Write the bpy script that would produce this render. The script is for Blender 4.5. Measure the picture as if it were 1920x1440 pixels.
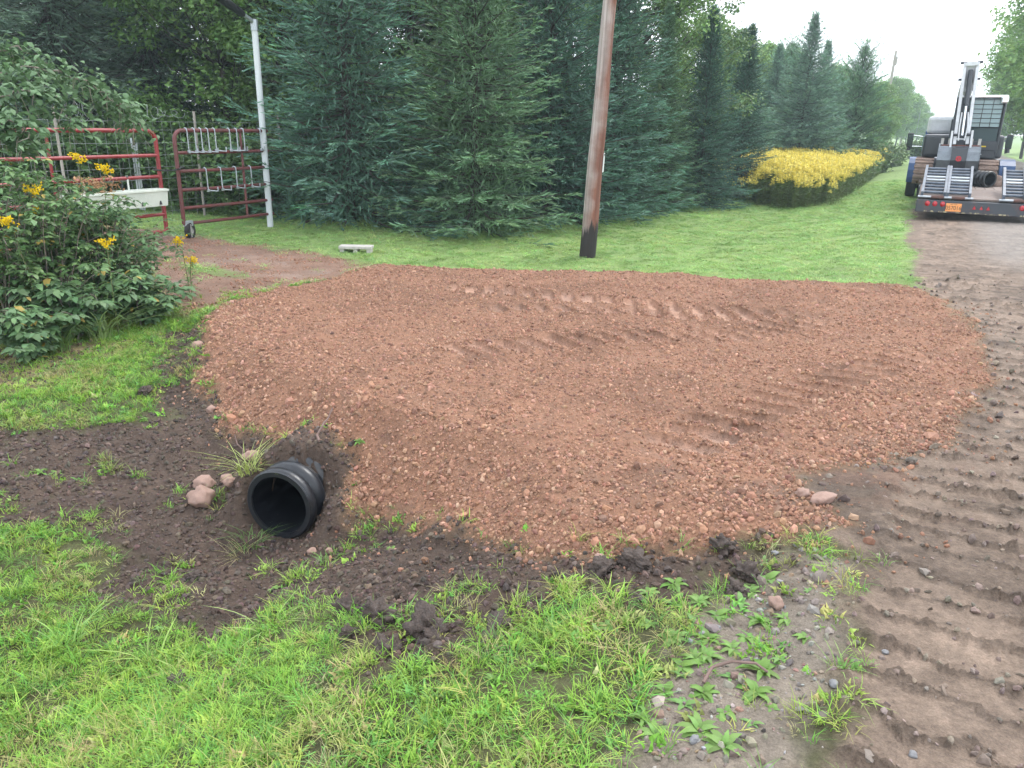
import bpy, bmesh, math, random
import numpy as np
from mathutils import Vector, Matrix, Euler

for _o in list(bpy.data.objects): bpy.data.objects.remove(_o)
scene = bpy.context.scene
COL = scene.collection
R = math.radians
RNG = np.random.default_rng(7)
random.seed(7)

# ------------------------------------------------------------------ camera, sky, sun, exposure
# world: X = across the road (right), Y = along the road, Z up; camera stands at the road's left edge
CAM_H, YAW, PITCH, ROLL, FPX = 1.6, R(27.3), R(18.4), R(1.0), 1450.0
def cam_axes():
    d = Vector((-math.sin(YAW), math.cos(YAW), 0)); r = Vector((math.cos(YAW), math.sin(YAW), 0))
    f = d*math.cos(PITCH) - Vector((0, 0, 1))*math.sin(PITCH); u = r.cross(f)
    c, s = math.cos(ROLL), math.sin(ROLL)
    return r*c + u*s, u*c - r*s, f
CR, CU, CF = cam_axes()
cam = bpy.data.cameras.new('camera'); cam.sensor_width = 36.0; cam.lens = 36.0*FPX/1920.0
cam.clip_start = 0.05; cam.clip_end = 6000
camo = bpy.data.objects.new('camera', cam); COL.objects.link(camo)
camo.matrix_world = Matrix(((CR.x, CU.x, -CF.x, 0), (CR.y, CU.y, -CF.y, 0), (CR.z, CU.z, -CF.z, CAM_H), (0, 0, 0, 1)))
scene.camera = camo

SUN_EL, SUN_AZ = R(52), R(20)          # azimuth from +Y towards +X
w = bpy.data.worlds.new('World'); scene.world = w; w.use_nodes = True
nt = w.node_tree; nt.nodes.clear()
out = nt.nodes.new('ShaderNodeOutputWorld'); bg = nt.nodes.new('ShaderNodeBackground')
sky = nt.nodes.new('ShaderNodeTexSky'); sky.sky_type = 'NISHITA'; sky.sun_disc = False
sky.sun_elevation = SUN_EL; sky.sun_rotation = SUN_AZ; sky.dust_density = 3.0; sky.air_density = 1.0
tc = nt.nodes.new('ShaderNodeTexCoord'); nz = nt.nodes.new('ShaderNodeTexNoise'); nz.inputs['Scale'].default_value = 1.6
nz.inputs['Detail'].default_value = 4
cr = nt.nodes.new('ShaderNodeValToRGB'); cr.color_ramp.elements[0].position = .25; cr.color_ramp.elements[0].color = (.82, .82, .82, 1)
cr.color_ramp.elements[1].position = .6; cr.color_ramp.elements[1].color = (.97, .97, .97, 1)
mx = nt.nodes.new('ShaderNodeMix'); mx.data_type = 'RGBA'; mx.inputs['B'].default_value = (9.6, 10.1, 10.9, 1)   # thin even cloud layer
L = nt.links.new
L(tc.outputs['Generated'], nz.inputs['Vector']); L(nz.outputs['Fac'], cr.inputs['Fac']); L(cr.outputs['Color'], mx.inputs['Factor'])
L(sky.outputs['Color'], mx.inputs['A']); L(mx.outputs['Result'], bg.inputs['Color']); bg.inputs['Strength'].default_value = 0.12
L(bg.outputs['Background'], out.inputs['Surface'])
sl = bpy.data.lights.new('sun', 'SUN'); sl.energy = 1.2; sl.angle = R(14); sl.color = (1, .96, .9)
so = bpy.data.objects.new('sun', sl); COL.objects.link(so)
sd = Vector((math.sin(SUN_AZ)*math.cos(SUN_EL), math.cos(SUN_AZ)*math.cos(SUN_EL), math.sin(SUN_EL)))
so.rotation_euler = (-sd).to_track_quat('-Z', 'Y').to_euler(); so.location = (0, 0, 50)
vs = scene.view_settings; vs.view_transform = 'Standard'; vs.look = 'None'; vs.gamma = 1; vs.exposure = 1.15; vs.use_curve_mapping = False
scene.cycles.use_denoising = True; scene.cycles.use_adaptive_sampling = True; scene.cycles.adaptive_threshold = .03; scene.cycles.max_bounces = 4; scene.cycles.diffuse_bounces = 2; scene.cycles.volume_bounces = 0
scene.cycles.transparent_max_bounces = 6; scene.cycles.caustics_reflective = False; scene.cycles.caustics_refractive = False

# ------------------------------------------------------------------ helpers
def tag(o, label=None, cat=None, group=None, kind=None):
    if label: o['label'] = label
    if cat: o['category'] = cat
    if group: o['group'] = group
    if kind: o['kind'] = kind
    return o
def empty(name, loc=(0, 0, 0), rz=0.0, label=None, cat=None, group=None):
    o = bpy.data.objects.new(name, None); COL.objects.link(o); o.location = loc; o.rotation_euler = (0, 0, rz)
    o.empty_display_size = .1
    return tag(o, label, cat, group)
def fastmesh(name, v, f, mats=(), smooth=False, col=None, midx=None):
    """v (N,3), f (M,3) or (M,4) int array -> mesh; col (N,3) point colour attribute 'col'"""
    v = np.ascontiguousarray(v, dtype=np.float32); f = np.ascontiguousarray(f, dtype=np.int32)
    me = bpy.data.meshes.new(name); n, m, k = len(v), len(f), f.shape[1]
    me.vertices.add(n); me.vertices.foreach_set('co', v.ravel())
    me.loops.add(m*k); me.loops.foreach_set('vertex_index', f.ravel())
    me.polygons.add(m); me.polygons.foreach_set('loop_start', np.arange(0, m*k, k, dtype=np.int32))
    if midx is not None: me.polygons.foreach_set('material_index', np.asarray(midx, dtype=np.int32))
    me.polygons.foreach_set('use_smooth', np.full(m, bool(smooth)))
    for mt in mats: me.materials.append(mt)
    if col is not None:
        a = me.attributes.new('col', 'FLOAT_COLOR', 'POINT')
        c4 = np.ones((n, 4), dtype=np.float32); c4[:, :3] = col; a.data.foreach_set('color', c4.ravel())
    me.update(calc_edges=True)
    return me
def link(name, me, parent=None, loc=None):
    o = bpy.data.objects.new(name, me); COL.objects.link(o)
    if parent: o.parent = parent
    if loc is not None: o.location = loc
    return o
def copy_tree(o, parent=None):
    c = o.copy(); COL.objects.link(c); c.parent = parent
    for ch in list(o.children): copy_tree(ch, c)
    return c

class MB:
    """collects boxes, tubes and prisms into one mesh part"""
    def __init__(s): s.v = []; s.f = []
    def add(s, v, f):
        b = len(s.v); s.v += [tuple(p) for p in v]; s.f += [tuple(i+b for i in q) for q in f]; return s
    def box(s, x0, x1, y0, y1, z0, z1, M=None, bev=0.0):
        bm = bmesh.new(); bmesh.ops.create_cube(bm, size=1)
        for q in bm.verts: q.co = Vector(((x0+x1)/2+q.co.x*(x1-x0), (y0+y1)/2+q.co.y*(y1-y0), (z0+z1)/2+q.co.z*(z1-z0)))
        if bev: bmesh.ops.bevel(bm, geom=list(bm.edges), offset=bev, segments=2, profile=.5, affect='EDGES')
        if M: bmesh.ops.transform(bm, matrix=M, verts=bm.verts)
        bm.verts.index_update(); s.add([q.co for q in bm.verts], [[a.index for a in fc.verts] for fc in bm.faces]); bm.free(); return s
    def tube(s, pts, rad, n=10, caps=True):
        pts = [Vector(p) for p in pts]; m = len(pts); rad = [rad]*m if not hasattr(rad, '__len__') else rad
        v = []; f = []; prev = None
        for i, p in enumerate(pts):
            d = ((pts[min(i+1, m-1)]-p).normalized() + (p-pts[max(i-1, 0)]).normalized()).normalized()
            if prev is None:
                a = d.orthogonal().normalized()
            else:
                a = (prev - d*prev.dot(d)).normalized()
            prev = a; b = d.cross(a)
            for k in range(n):
                an = 2*math.pi*k/n; v.append(p + (a*math.cos(an)+b*math.sin(an))*rad[i])
        for i in range(m-1):
            for k in range(n): f.append((i*n+k, i*n+(k+1) % n, (i+1)*n+(k+1) % n, (i+1)*n+k))
        if caps: f.append(tuple(range(n-1, -1, -1))); f.append(tuple((m-1)*n+k for k in range(n)))
        return s.add(v, f)
    def lathe(s, prof, n=24, M=None, close=False):
        """prof [(r, x)] revolved about the X axis"""
        v = []; f = []; m = len(prof)
        for r_, x in prof:
            for k in range(n): an = 2*math.pi*k/n; v.append(Vector((x, r_*math.cos(an), r_*math.sin(an))))
        for i in range(m if close else m-1):
            j = (i+1) % m
            for k in range(n): f.append((i*n+k, j*n+k, j*n+(k+1) % n, i*n+(k+1) % n))
        if M: v = [M @ p for p in v]
        return s.add(v, f)
    def prism(s, poly, x0, x1, M=None):
        """poly [(y,z)] extruded along X"""
        n = len(poly); v = [Vector((x0, y, z)) for y, z in poly]+[Vector((x1, y, z)) for y, z in poly]
        f = [tuple(range(n-1, -1, -1)), tuple(range(n, 2*n))]+[(i, (i+1) % n, n+(i+1) % n, n+i) for i in range(n)]
        if M: v = [M @ p for p in v]
        return s.add(v, f)
    def build(s, name, mat, parent=None, smooth=False, loc=None, angle=40):
        me = bpy.data.meshes.new(name); me.from_pydata(s.v, [], s.f); me.materials.append(mat)
        bm = bmesh.new(); bm.from_mesh(me); bmesh.ops.recalc_face_normals(bm, faces=bm.faces); bm.to_mesh(me); bm.free()
        if smooth:
            for p in me.polygons: p.use_smooth = True
            me.set_sharp_from_angle(angle=R(angle))
        me.update(); return link(name, me, parent, loc)

# ------------------------------------------------------------------ materials
def mat(name, color=(.5, .5, .5), rough=.6, metal=0.0, noise=0.0, nscale=8.0, color2=None, bump=0.0, bscale=30.0, spec=.5, stretch=None, attr=None, transl=0.0, thresh=None, coat=0.0):
    m = bpy.data.materials.new(name); m.use_nodes = True; t = m.node_tree; b = t.nodes['Principled BSDF']; lk = t.links.new
    b.inputs['Roughness'].default_value = rough; b.inputs['Metallic'].default_value = metal; b.inputs['Specular IOR Level'].default_value = spec
    b.inputs['Coat Weight'].default_value = coat
    tcn = t.nodes.new('ShaderNodeTexCoord'); vec = tcn.outputs['Object']
    if stretch:
        mp = t.nodes.new('ShaderNodeMapping'); mp.inputs['Scale'].default_value = stretch; lk(vec, mp.inputs['Vector']); vec = mp.outputs['Vector']
    cs = None
    if attr:
        an = t.nodes.new('ShaderNodeAttribute'); an.attribute_type = attr[0]; an.attribute_name = attr[1]; cs = an.outputs['Color']
    if noise or color2:
        n = t.nodes.new('ShaderNodeTexNoise'); n.inputs['Scale'].default_value = nscale; n.inputs['Detail'].default_value = 6; n.inputs['Roughness'].default_value = .65
        lk(vec, n.inputs['Vector'])
        rp = t.nodes.new('ShaderNodeValToRGB'); lo, hi = thresh or (.3, .7)
        rp.color_ramp.elements[0].position = lo; rp.color_ramp.elements[1].position = hi
        c1 = color; c2 = color2 or tuple(min(1, c*(1+noise)) for c in color)
        if color2 is None: c1 = tuple(c*(1-noise) for c in color)
        if attr:
            rp.color_ramp.elements[0].color = (1-noise,)*3+(1,); rp.color_ramp.elements[1].color = (1+noise,)*3+(1,)
            mm = t.nodes.new('ShaderNodeMix'); mm.data_type = 'RGBA'; mm.blend_type = 'MULTIPLY'; mm.inputs['Factor'].default_value = 1
            lk(n.outputs['Fac'], rp.inputs['Fac']); lk(cs, mm.inputs['A']); lk(rp.outputs['Color'], mm.inputs['B']); cs = mm.outputs['Result']
        else:
            rp.color_ramp.elements[0].color = (*c1, 1); rp.color_ramp.elements[1].color = (*c2, 1)
            lk(n.outputs['Fac'], rp.inputs['Fac']); cs = rp.outputs['Color']
    if cs: lk(cs, b.inputs['Base Color'])
    else: b.inputs['Base Color'].default_value = (*color, 1)
    if bump:
        n2 = t.nodes.new('ShaderNodeTexNoise'); n2.inputs['Scale'].default_value = bscale; n2.inputs['Detail'].default_value = 5; lk(vec, n2.inputs['Vector'])
        bp = t.nodes.new('ShaderNodeBump'); bp.inputs['Strength'].default_value = 1; bp.inputs['Distance'].default_value = bump
        lk(n2.outputs['Fac'], bp.inputs['Height']); lk(bp.outputs['Normal'], b.inputs['Normal'])
    if transl:
        tr = t.nodes.new('ShaderNodeBsdfTranslucent'); ms = t.nodes.new('ShaderNodeMixShader'); ms.inputs[0].default_value = transl
        if cs: lk(cs, tr.inputs['Color'])
        else: tr.inputs['Color'].default_value = (*color, 1)
        o_ = t.nodes['Material Output']; lk(b.outputs[0], ms.inputs[1]); lk(tr.outputs[0], ms.inputs[2]); lk(ms.outputs[0], o_.inputs['Surface'])
    return m

# ------------------------------------------------------------------ noise and fields (numpy)
_perm = np.random.default_rng(3).permutation(256); _perm = np.concatenate([_perm, _perm, _perm])
_ga = np.random.default_rng(4).uniform(0, 2*np.pi, 256); _gx, _gy = np.cos(_ga), np.sin(_ga)
def perlin(x, y):
    xi = np.floor(x).astype(int); yi = np.floor(y).astype(int); xf = x-xi; yf = y-yi; xi &= 255; yi &= 255
    u = xf*xf*xf*(xf*(xf*6-15)+10); v = yf*yf*yf*(yf*(yf*6-15)+10)
    def g(i, j, dx, dy):
        h = _perm[_perm[i]+j]; return _gx[h]*dx+_gy[h]*dy
    a = g(xi, yi, xf, yf); b = g(xi+1, yi, xf-1, yf); c = g(xi, yi+1, xf, yf-1); d = g(xi+1, yi+1, xf-1, yf-1)
    return (a*(1-u)+b*u)*(1-v)+(c*(1-u)+d*u)*v*1.0
def fbm(x, y, sc, oct=4, gain=.5, seed=0):
    r_ = 0; a = 1; f = 1/sc
    for k in range(oct):
        r_ = r_+a*perlin(x*f+13.7*k+seed*7.1, y*f-5.3*k+seed*3.3); a *= gain; f *= 2.03
    return r_*1.4
def sst(a, b, x):
    k = np.clip((x-a)/(b-a), 0, 1); return k*k*(3-2*k)
def sdpoly(poly, x, y):
    """signed distance, positive inside"""
    P = np.array(poly); d2 = np.full(x.shape, 1e9); ins = np.zeros(x.shape, bool)
    for i in range(len(P)):
        ax, ay = P[i]; bx, by = P[(i+1) % len(P)]; ex, ey = bx-ax, by-ay; wx, wy = x-ax, y-ay
        k = np.clip((wx*ex+wy*ey)/(ex*ex+ey*ey+1e-12), 0, 1); d2 = np.minimum(d2, (wx-ex*k)**2+(wy-ey*k)**2)
        c = ((ay > y) != (by > y)); xx = (bx-ax)*(y-ay)/(by-ay+1e-12)+ax; ins ^= c & (x < xx)
    d = np.sqrt(d2); return np.where(ins, d, -d)
def path_uv(path, x, y):
    """arc length and signed lateral offset of the nearest point on a polyline"""
    P = np.array(path, float); best = np.full(x.shape, 1e9); U = np.zeros(x.shape); V = np.zeros(x.shape); acc = 0
    for i in range(len(P)-1):
        a, b = P[i], P[i+1]; e = b-a; l = np.hypot(*e); e = e/l; wx, wy = x-a[0], y-a[1]
        k = np.clip(wx*e[0]+wy*e[1], 0, l); dx, dy = wx-e[0]*k, wy-e[1]*k; d = dx*dx+dy*dy
        m = d < best; best = np.where(m, d, best); U = np.where(m, acc+k, U); V = np.where(m, np.sign(e[0]*wy-e[1]*wx)*np.sqrt(d), V); acc += l
    return U, V, acc

# ------------------------------------------------------------------ terrain fields
PF = ([-60, -12, -9, -6.3, -5, -4, -3.3, -2.5, -1.9, -1.3, -.6, 0, 2.5, 5.2, 6.5, 8, 14, 60], [.6, .05, 0, -.10, -.22, -.40, -.55, -.57, -.36, -.17, -.06, 0, .05, 0, -.4, -.2, 0, .3])
PB = ([-60, -12, -9, -7, -5.5, -4.5, -3.2, -2, -1, 0, 2.5, 5.2, 6.5, 8, 14, 60], [.6, 0, -.02, -.15, -.26, -.32, -.38, -.25, -.08, 0, .05, 0, -.4, -.2, 0, .3])
TOE = [(.2, 3.15), (-.62, 2.8), (-1.3, 2.62), (-2.0, 2.84), (-2.5, 2.86), (-2.85, 2.84), (-3.3, 2.98), (-4, 3.3), (-4.6, 3.65), (-5.3, 4.2), (-5.9, 4.9), (-6.2, 5.5),
       (-6.2, 7.9), (-5.6, 8.0), (-4.5, 8.5), (-3.3, 8.95), (-2.2, 9.15), (-1.2, 9.4), (.2, 9.9)]
def base_z(t, s):
    z = 0
    for d in (-.12, 0, .12):
        k = sst(4, 9, s); z = z + (np.interp(t+d, *PF)*(1-k)+np.interp(t+d, *PB)*k)/3
    return z
def broad_z(t, s):
    b = base_z(t, s)
    top = np.interp(t, [-12, -9, -5.5, -3, -1, 0, 1], [.02, 0, -.02, .02, .0, .01, .0])
    d = sdpoly(TOE, t, s)+.05*fbm(t, s, .5, 3, seed=2)
    zf = b+np.interp(t, [-4.2, -3.2, -2.4, -1.6], [.6, .85, .85, .42])*np.clip(d, 0, 9)
    k = .06; h = np.clip(.5+.5*(top-zf)/k, 0, 1); zs = top*(1-h)+zf*h-k*h*(1-h)      # smooth min
    return np.where(d > -.05, np.maximum(b, zs), b)
GRAVEL = [(-.09, 3.28), (-.34, 3.04), (-.61, 2.85), (-1.26, 2.67), (-1.74, 2.84), (-2.23, 2.98), (-2.49, 3.02), (-2.66, 3.17), (-2.98, 3.28), (-3.34, 3.3), (-3.81, 3.39), (-4.3, 3.62), (-4.85, 4.03), (-5.51, 4.66), (-5.71, 5.17), (-5.7, 6.1), (-5.72, 7.7),
          (-4.6, 8.3), (-3.35, 8.7), (-2.2, 8.95), (-1.2, 9.2), (-.08, 9.5), (.28, 8.94), (.6, 7.35), (.58, 6.15), (.28, 4.55), (-.02, 4.13), (-.33, 3.73), (-.24, 3.45)]
SOIL = [(-6.5, 1.9), (-4.74, 2.42), (-4.63, 2.79), (-4.39, 3.1), (-4.48, 3.48), (-4.89, 3.69), (-5.36, 4.24), (-5.55, 4.64), (-4.29, 3.9), (-3.44, 3.6), (-2.79, 3.5), (-1.69, 3.1), (-.64, 3.0), (-.39, 3.0), (-.37, 2.71), (-.74, 2.54), (-1.07, 2.52), (-1.13, 2.27), (-1.11, 2.05), (-1.44, 1.83), (-1.91, 2.16), (-2.45, 2.09), (-2.87, 1.86), (-3.33, 2.13), (-3.63, 2.32), (-4.07, 2.01), (-6.3, 1.2)]
OLD = [(-5.2, 4.95), (-6.4, 4.95), (-7.4, 5.5), (-9.62, 6.8), (-14, 6.8), (-14, 8.4), (-9.75, 8.1), (-8.66, 8.04), (-7.56, 8.3), (-6.3, 8.25), (-5.2, 7.9)]
BARE = [(-.3, 3.0), (.05, 3.05), (.1, 2.5), (.0, 2.16), (-.03, 1.2), (-.5, 1.2), (-.50, 1.68), (-.52, 1.89), (-.50, 2.33), (-.40, 2.67)]
STRAW = [(-5.37, 2.81), (-5.51, 3.4), (-5.66, 4.0), (-6.02, 3.75), (-6.2, 2.9)]
TRKS = [([(-4.45, 6.64), (-3.28, 6.79), (-2.22, 6.91), (-.57, 7.33)], .18), ([(-3.57, 5.95), (-2.56, 6.41), (-1.67, 6.76), (-.81, 7.1)], .15),
        ([(-3.1, 4.48), (-2.6, 4.95), (-2.0, 5.6), (-1.29, 6.16), (-.4, 7.43)], .17), ([(-1.02, 3.5), (-.86, 4.08), (-.62, 4.72), (-.18, 5.72), (.2, 6.6)], .19)]
DRIVES = [(.9, 3.0), (-.6, 2.5), (-1.3, 2.3), (-5, 3.4), (-6.3, 4.6), (-9.8, 6.5), (-9.8, 8.4), (-5.5, 8.4), (.9, 9.9)]
PIPE_T, PIPE_S, PIPE_Z, PIPE_R = -2.87, 2.80, -.39, .205
PIPE_AX = (-math.sin(R(11.5)), math.cos(R(11.5)))
def pipe_uv(t, s):
    dx, dy = t-PIPE_T, s-PIPE_S; return dx*PIPE_AX[0]+dy*PIPE_AX[1], dx*PIPE_AX[1]-dy*PIPE_AX[0]

def field(t, s, fine=True):
    """height, masks (dict) of the land at (t, s)"""
    n1 = fbm(t, s, .45, 3, seed=1); n2 = fbm(t, s, .09, 3, seed=5)
    r = np.hypot(t, s); near = 1-sst(14, 24, r)
    g = sst(-.09, .07, sdpoly(GRAVEL, t, s)+.09*n1+.05*n2)
    so = sst(-.14, .12, sdpoly(SOIL, t, s)+.05+.20*n1+.10*n2)
    old = sst(-.2, .2, sdpoly(OLD, t, s)+.22*n1+.10*n2); isl = np.exp(-((t+7.4)**2/.6**2+(s-6.5)**2/.22**2)); old = old*(1-.8*sst(.3, .7, isl+.3*n2))
    straw = sst(-.2, .2, sdpoly(STRAW, t, s)+.2*n1+.1*n2)
    bare = sst(-.08, .1, sdpoly(BARE, t, s)+.07*n1+.07*n2)
    edge = .03-.42*sst(3.0, 3.35, s)*(1-sst(4.2, 4.9, s))+.10*fbm(s*0+3.1, s, .8, 3, seed=8)-.25*sst(11, 15, s)
    rd = sst(-.07, .07, t-edge+.06*n1+.05*n2)*(1-sst(5.0, 5.4, t))
    rd = rd*(1-g); so = so*(1-g)*(1-rd); old = old*(1-g)*(1-so); bare = np.clip(bare*(1-rd)*(1-g)*(1-so*.5), 0, 1)
    straw = straw*(1-g)*(1-so)
    z = broad_z(t, s)
    # soil banked around the pipe, hollow in front of its mouth
    z = z-.05*np.exp(-((t-PIPE_T)**2/.35**2+(s-2.5)**2/.3**2))
    pu, pv = pipe_uv(t, s); cover = sst(.10, .30, pu+.04*n2)*(1-sst(.9, 1.6, pu)); top_ = np.minimum(PIPE_Z+PIPE_R+.05-np.clip(np.abs(pv)-.10, 0, 9)*.75, .0)
    z = np.where(cover > 0, np.maximum(z, z*(1-cover)+top_*cover), z)
    side = sst(-.12, .12, pu)*np.exp(-((np.abs(pv)-.30)/.10)**2)*(pu < .6); z = np.maximum(z, z*(1-side)+(PIPE_Z+.06)*side)
    if fine:
        a = .010*fbm(t, s, .30, 5, .6, seed=11)+.018*fbm(t, s, 1.3, 2, seed=12)
        zg = a+.009*np.abs(fbm(t, s, .11, 3, .6, seed=13)); gpad = 0*t; rpad = 0*t; rrid = 0*t
        for P, wd in TRKS:
            u, v, L_ = path_uv(P, t, s)
            v = v+.02*n1; fade = sst(0, .5, u)*(1-sst(L_-.7, L_, u))
            ph = (u/.205+.8*v*2+.10*n2) % 1.0
            pad = sst(.08, .2, ph)*(1-sst(.70, .76, ph)); inside = 1-sst(wd*.75, wd*1.15, np.abs(v))
            rim = np.exp(-((np.abs(v)-wd*1.2)/(.05))**2)
            gpad = np.maximum(gpad, inside*fade*pad); zg = zg*(1-inside*fade*pad*.85)+fade*(-.034*inside*pad+.016*inside*(1-pad)+.016*rim)
        zs = .030*fbm(t, s, .42, 5, .6, seed=21)+.014*np.abs(fbm(t, s, .10, 3, .6, seed=22))
        # mud with cleat prints: lanes along the road, bars across it
        zr = .012*fbm(t, s, .6, 3, seed=31)
        for k, (t0, t1) in enumerate(((.02, .58), (.52, 1.12), (1.15, 1.75), (1.7, 2.3), (2.6, 3.2), (3.3, 3.9))):
            tt = t+.06*fbm(t, s, 1.1, 2, seed=33+k)
            inside = sst(t0-.03, t0+.05, tt)*(1-sst(t1-.05, t1+.04, tt))
            ph = (s/(.19+.012*k)+.37*k+(t-t0)*(.75-.3*k)+.30*fbm(t, s, .45, 3, .6, seed=41)+.16*n2) % 1.0
            ridge = sst(.0, .06, ph)*(1-sst(.22, .27, ph))*sst(-.55, -.1, fbm(t, s, .22, 3, seed=46)+.35)
            amp = np.clip(.85+1.2*fbm(t, s, .7, 3, seed=47), .06, 1.6); rpad = np.maximum(rpad, inside*(1-ridge)); rrid = np.maximum(rrid, inside*ridge); amp = amp*(1-.5*sst(7, 12, s))
            zr = zr+inside*amp*(.017*ridge*(1+1.3*n2)-.006)+.016*inside*ridge*fbm(t, s, .05, 3, .6, seed=44)
            zr = zr+.012*np.exp(-((tt-t0)/.06)**2)*(1+n2)*amp
        zr = zr+.007*np.abs(fbm(t, s, .09, 3, .6, seed=45))
        zl = .02*fbm(t, s, .7, 3, seed=51)+.006*fbm(t, s, .12, 2, seed=52)
        lawn = np.clip(1-g-so-rd, 0, 1)
        z = z+near*(g*zg+so*zs+rd*zr+lawn*zl*(1-.6*old))
        z = z+g*.012
        return z, dict(g=g, so=so, old=old, rd=rd, bare=bare, straw=straw, near=near, n1=n1, n2=n2, gpad=gpad*g, rpad=rpad*rd, rrid=rrid*rd)
    return z, dict(g=g, so=so, old=old, rd=rd, bare=bare, straw=straw, near=near, n1=n1, n2=n2)
def land_z(t, s):
    return float(field(np.array([float(t)]), np.array([float(s)]))[0][0])
def land_normals(t, s, e=.02):
    z0 = field(t-e, s)[0]; z1 = field(t+e, s)[0]; z2 = field(t, s-e)[0]; z3 = field(t, s+e)[0]
    n = np.stack([-(z1-z0)/(2*e), -(z3-z2)/(2*e), np.ones_like(t)], 1); return n/np.linalg.norm(n, axis=1, keepdims=True)

def earth_material():
    m = bpy.data.materials.new('earth'); m.use_nodes = True; t = m.node_tree; b = t.nodes['Principled BSDF']; lk = t.links.new
    at = t.nodes.new('ShaderNodeAttribute'); at.attribute_name = 'col'; tcn = t.nodes.new('ShaderNodeTexCoord')
    def noise(sc, det, lo, hi, cl, ch):
        n = t.nodes.new('ShaderNodeTexNoise'); n.inputs['Scale'].default_value = sc; n.inputs['Detail'].default_value = det; n.inputs['Roughness'].default_value = .7
        rp = t.nodes.new('ShaderNodeValToRGB'); rp.color_ramp.elements[0].position = lo; rp.color_ramp.elements[1].position = hi
        rp.color_ramp.elements[0].color = (*cl, 1); rp.color_ramp.elements[1].color = (*ch, 1)
        lk(tcn.outputs['Object'], n.inputs['Vector']); lk(n.outputs['Fac'], rp.inputs['Fac']); return n, rp
    c = at.outputs['Color']
    for sc, det, lo, hi, cl, ch in ((2.2, 6, .3, .7, (.82, .82, .83), (1.16, 1.15, 1.13)), (38, 5, .3, .72, (.72, .71, .70), (1.3, 1.28, 1.26)), (150, 3, .35, .7, (.8, .8, .8), (1.22, 1.22, 1.2))):
        n, rp = noise(sc, det, lo, hi, cl, ch)
        mm = t.nodes.new('ShaderNodeMix'); mm.data_type = 'RGBA'; mm.blend_type = 'MULTIPLY'; mm.inputs['Factor'].default_value = 1
        lk(c, mm.inputs['A']); lk(rp.outputs['Color'], mm.inputs['B']); c = mm.outputs['Result']
    lk(c, b.inputs['Base Color']); b.inputs['Roughness'].default_value = .88; b.inputs['Specular IOR Level'].default_value = .25
    n3 = t.nodes.new('ShaderNodeTexNoise'); n3.inputs['Scale'].default_value = 70; n3.inputs['Detail'].default_value = 5; n3.inputs['Roughness'].default_value = .7
    lk(tcn.outputs['Object'], n3.inputs['Vector'])
    bp = t.nodes.new('ShaderNodeBump'); bp.inputs['Distance'].default_value = .017; bp.inputs['Strength'].default_value = .8
    lk(n3.outputs['Fac'], bp.inputs['Height']); lk(bp.outputs['Normal'], b.inputs['Normal']); return m
M_EARTH = earth_material()

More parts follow.
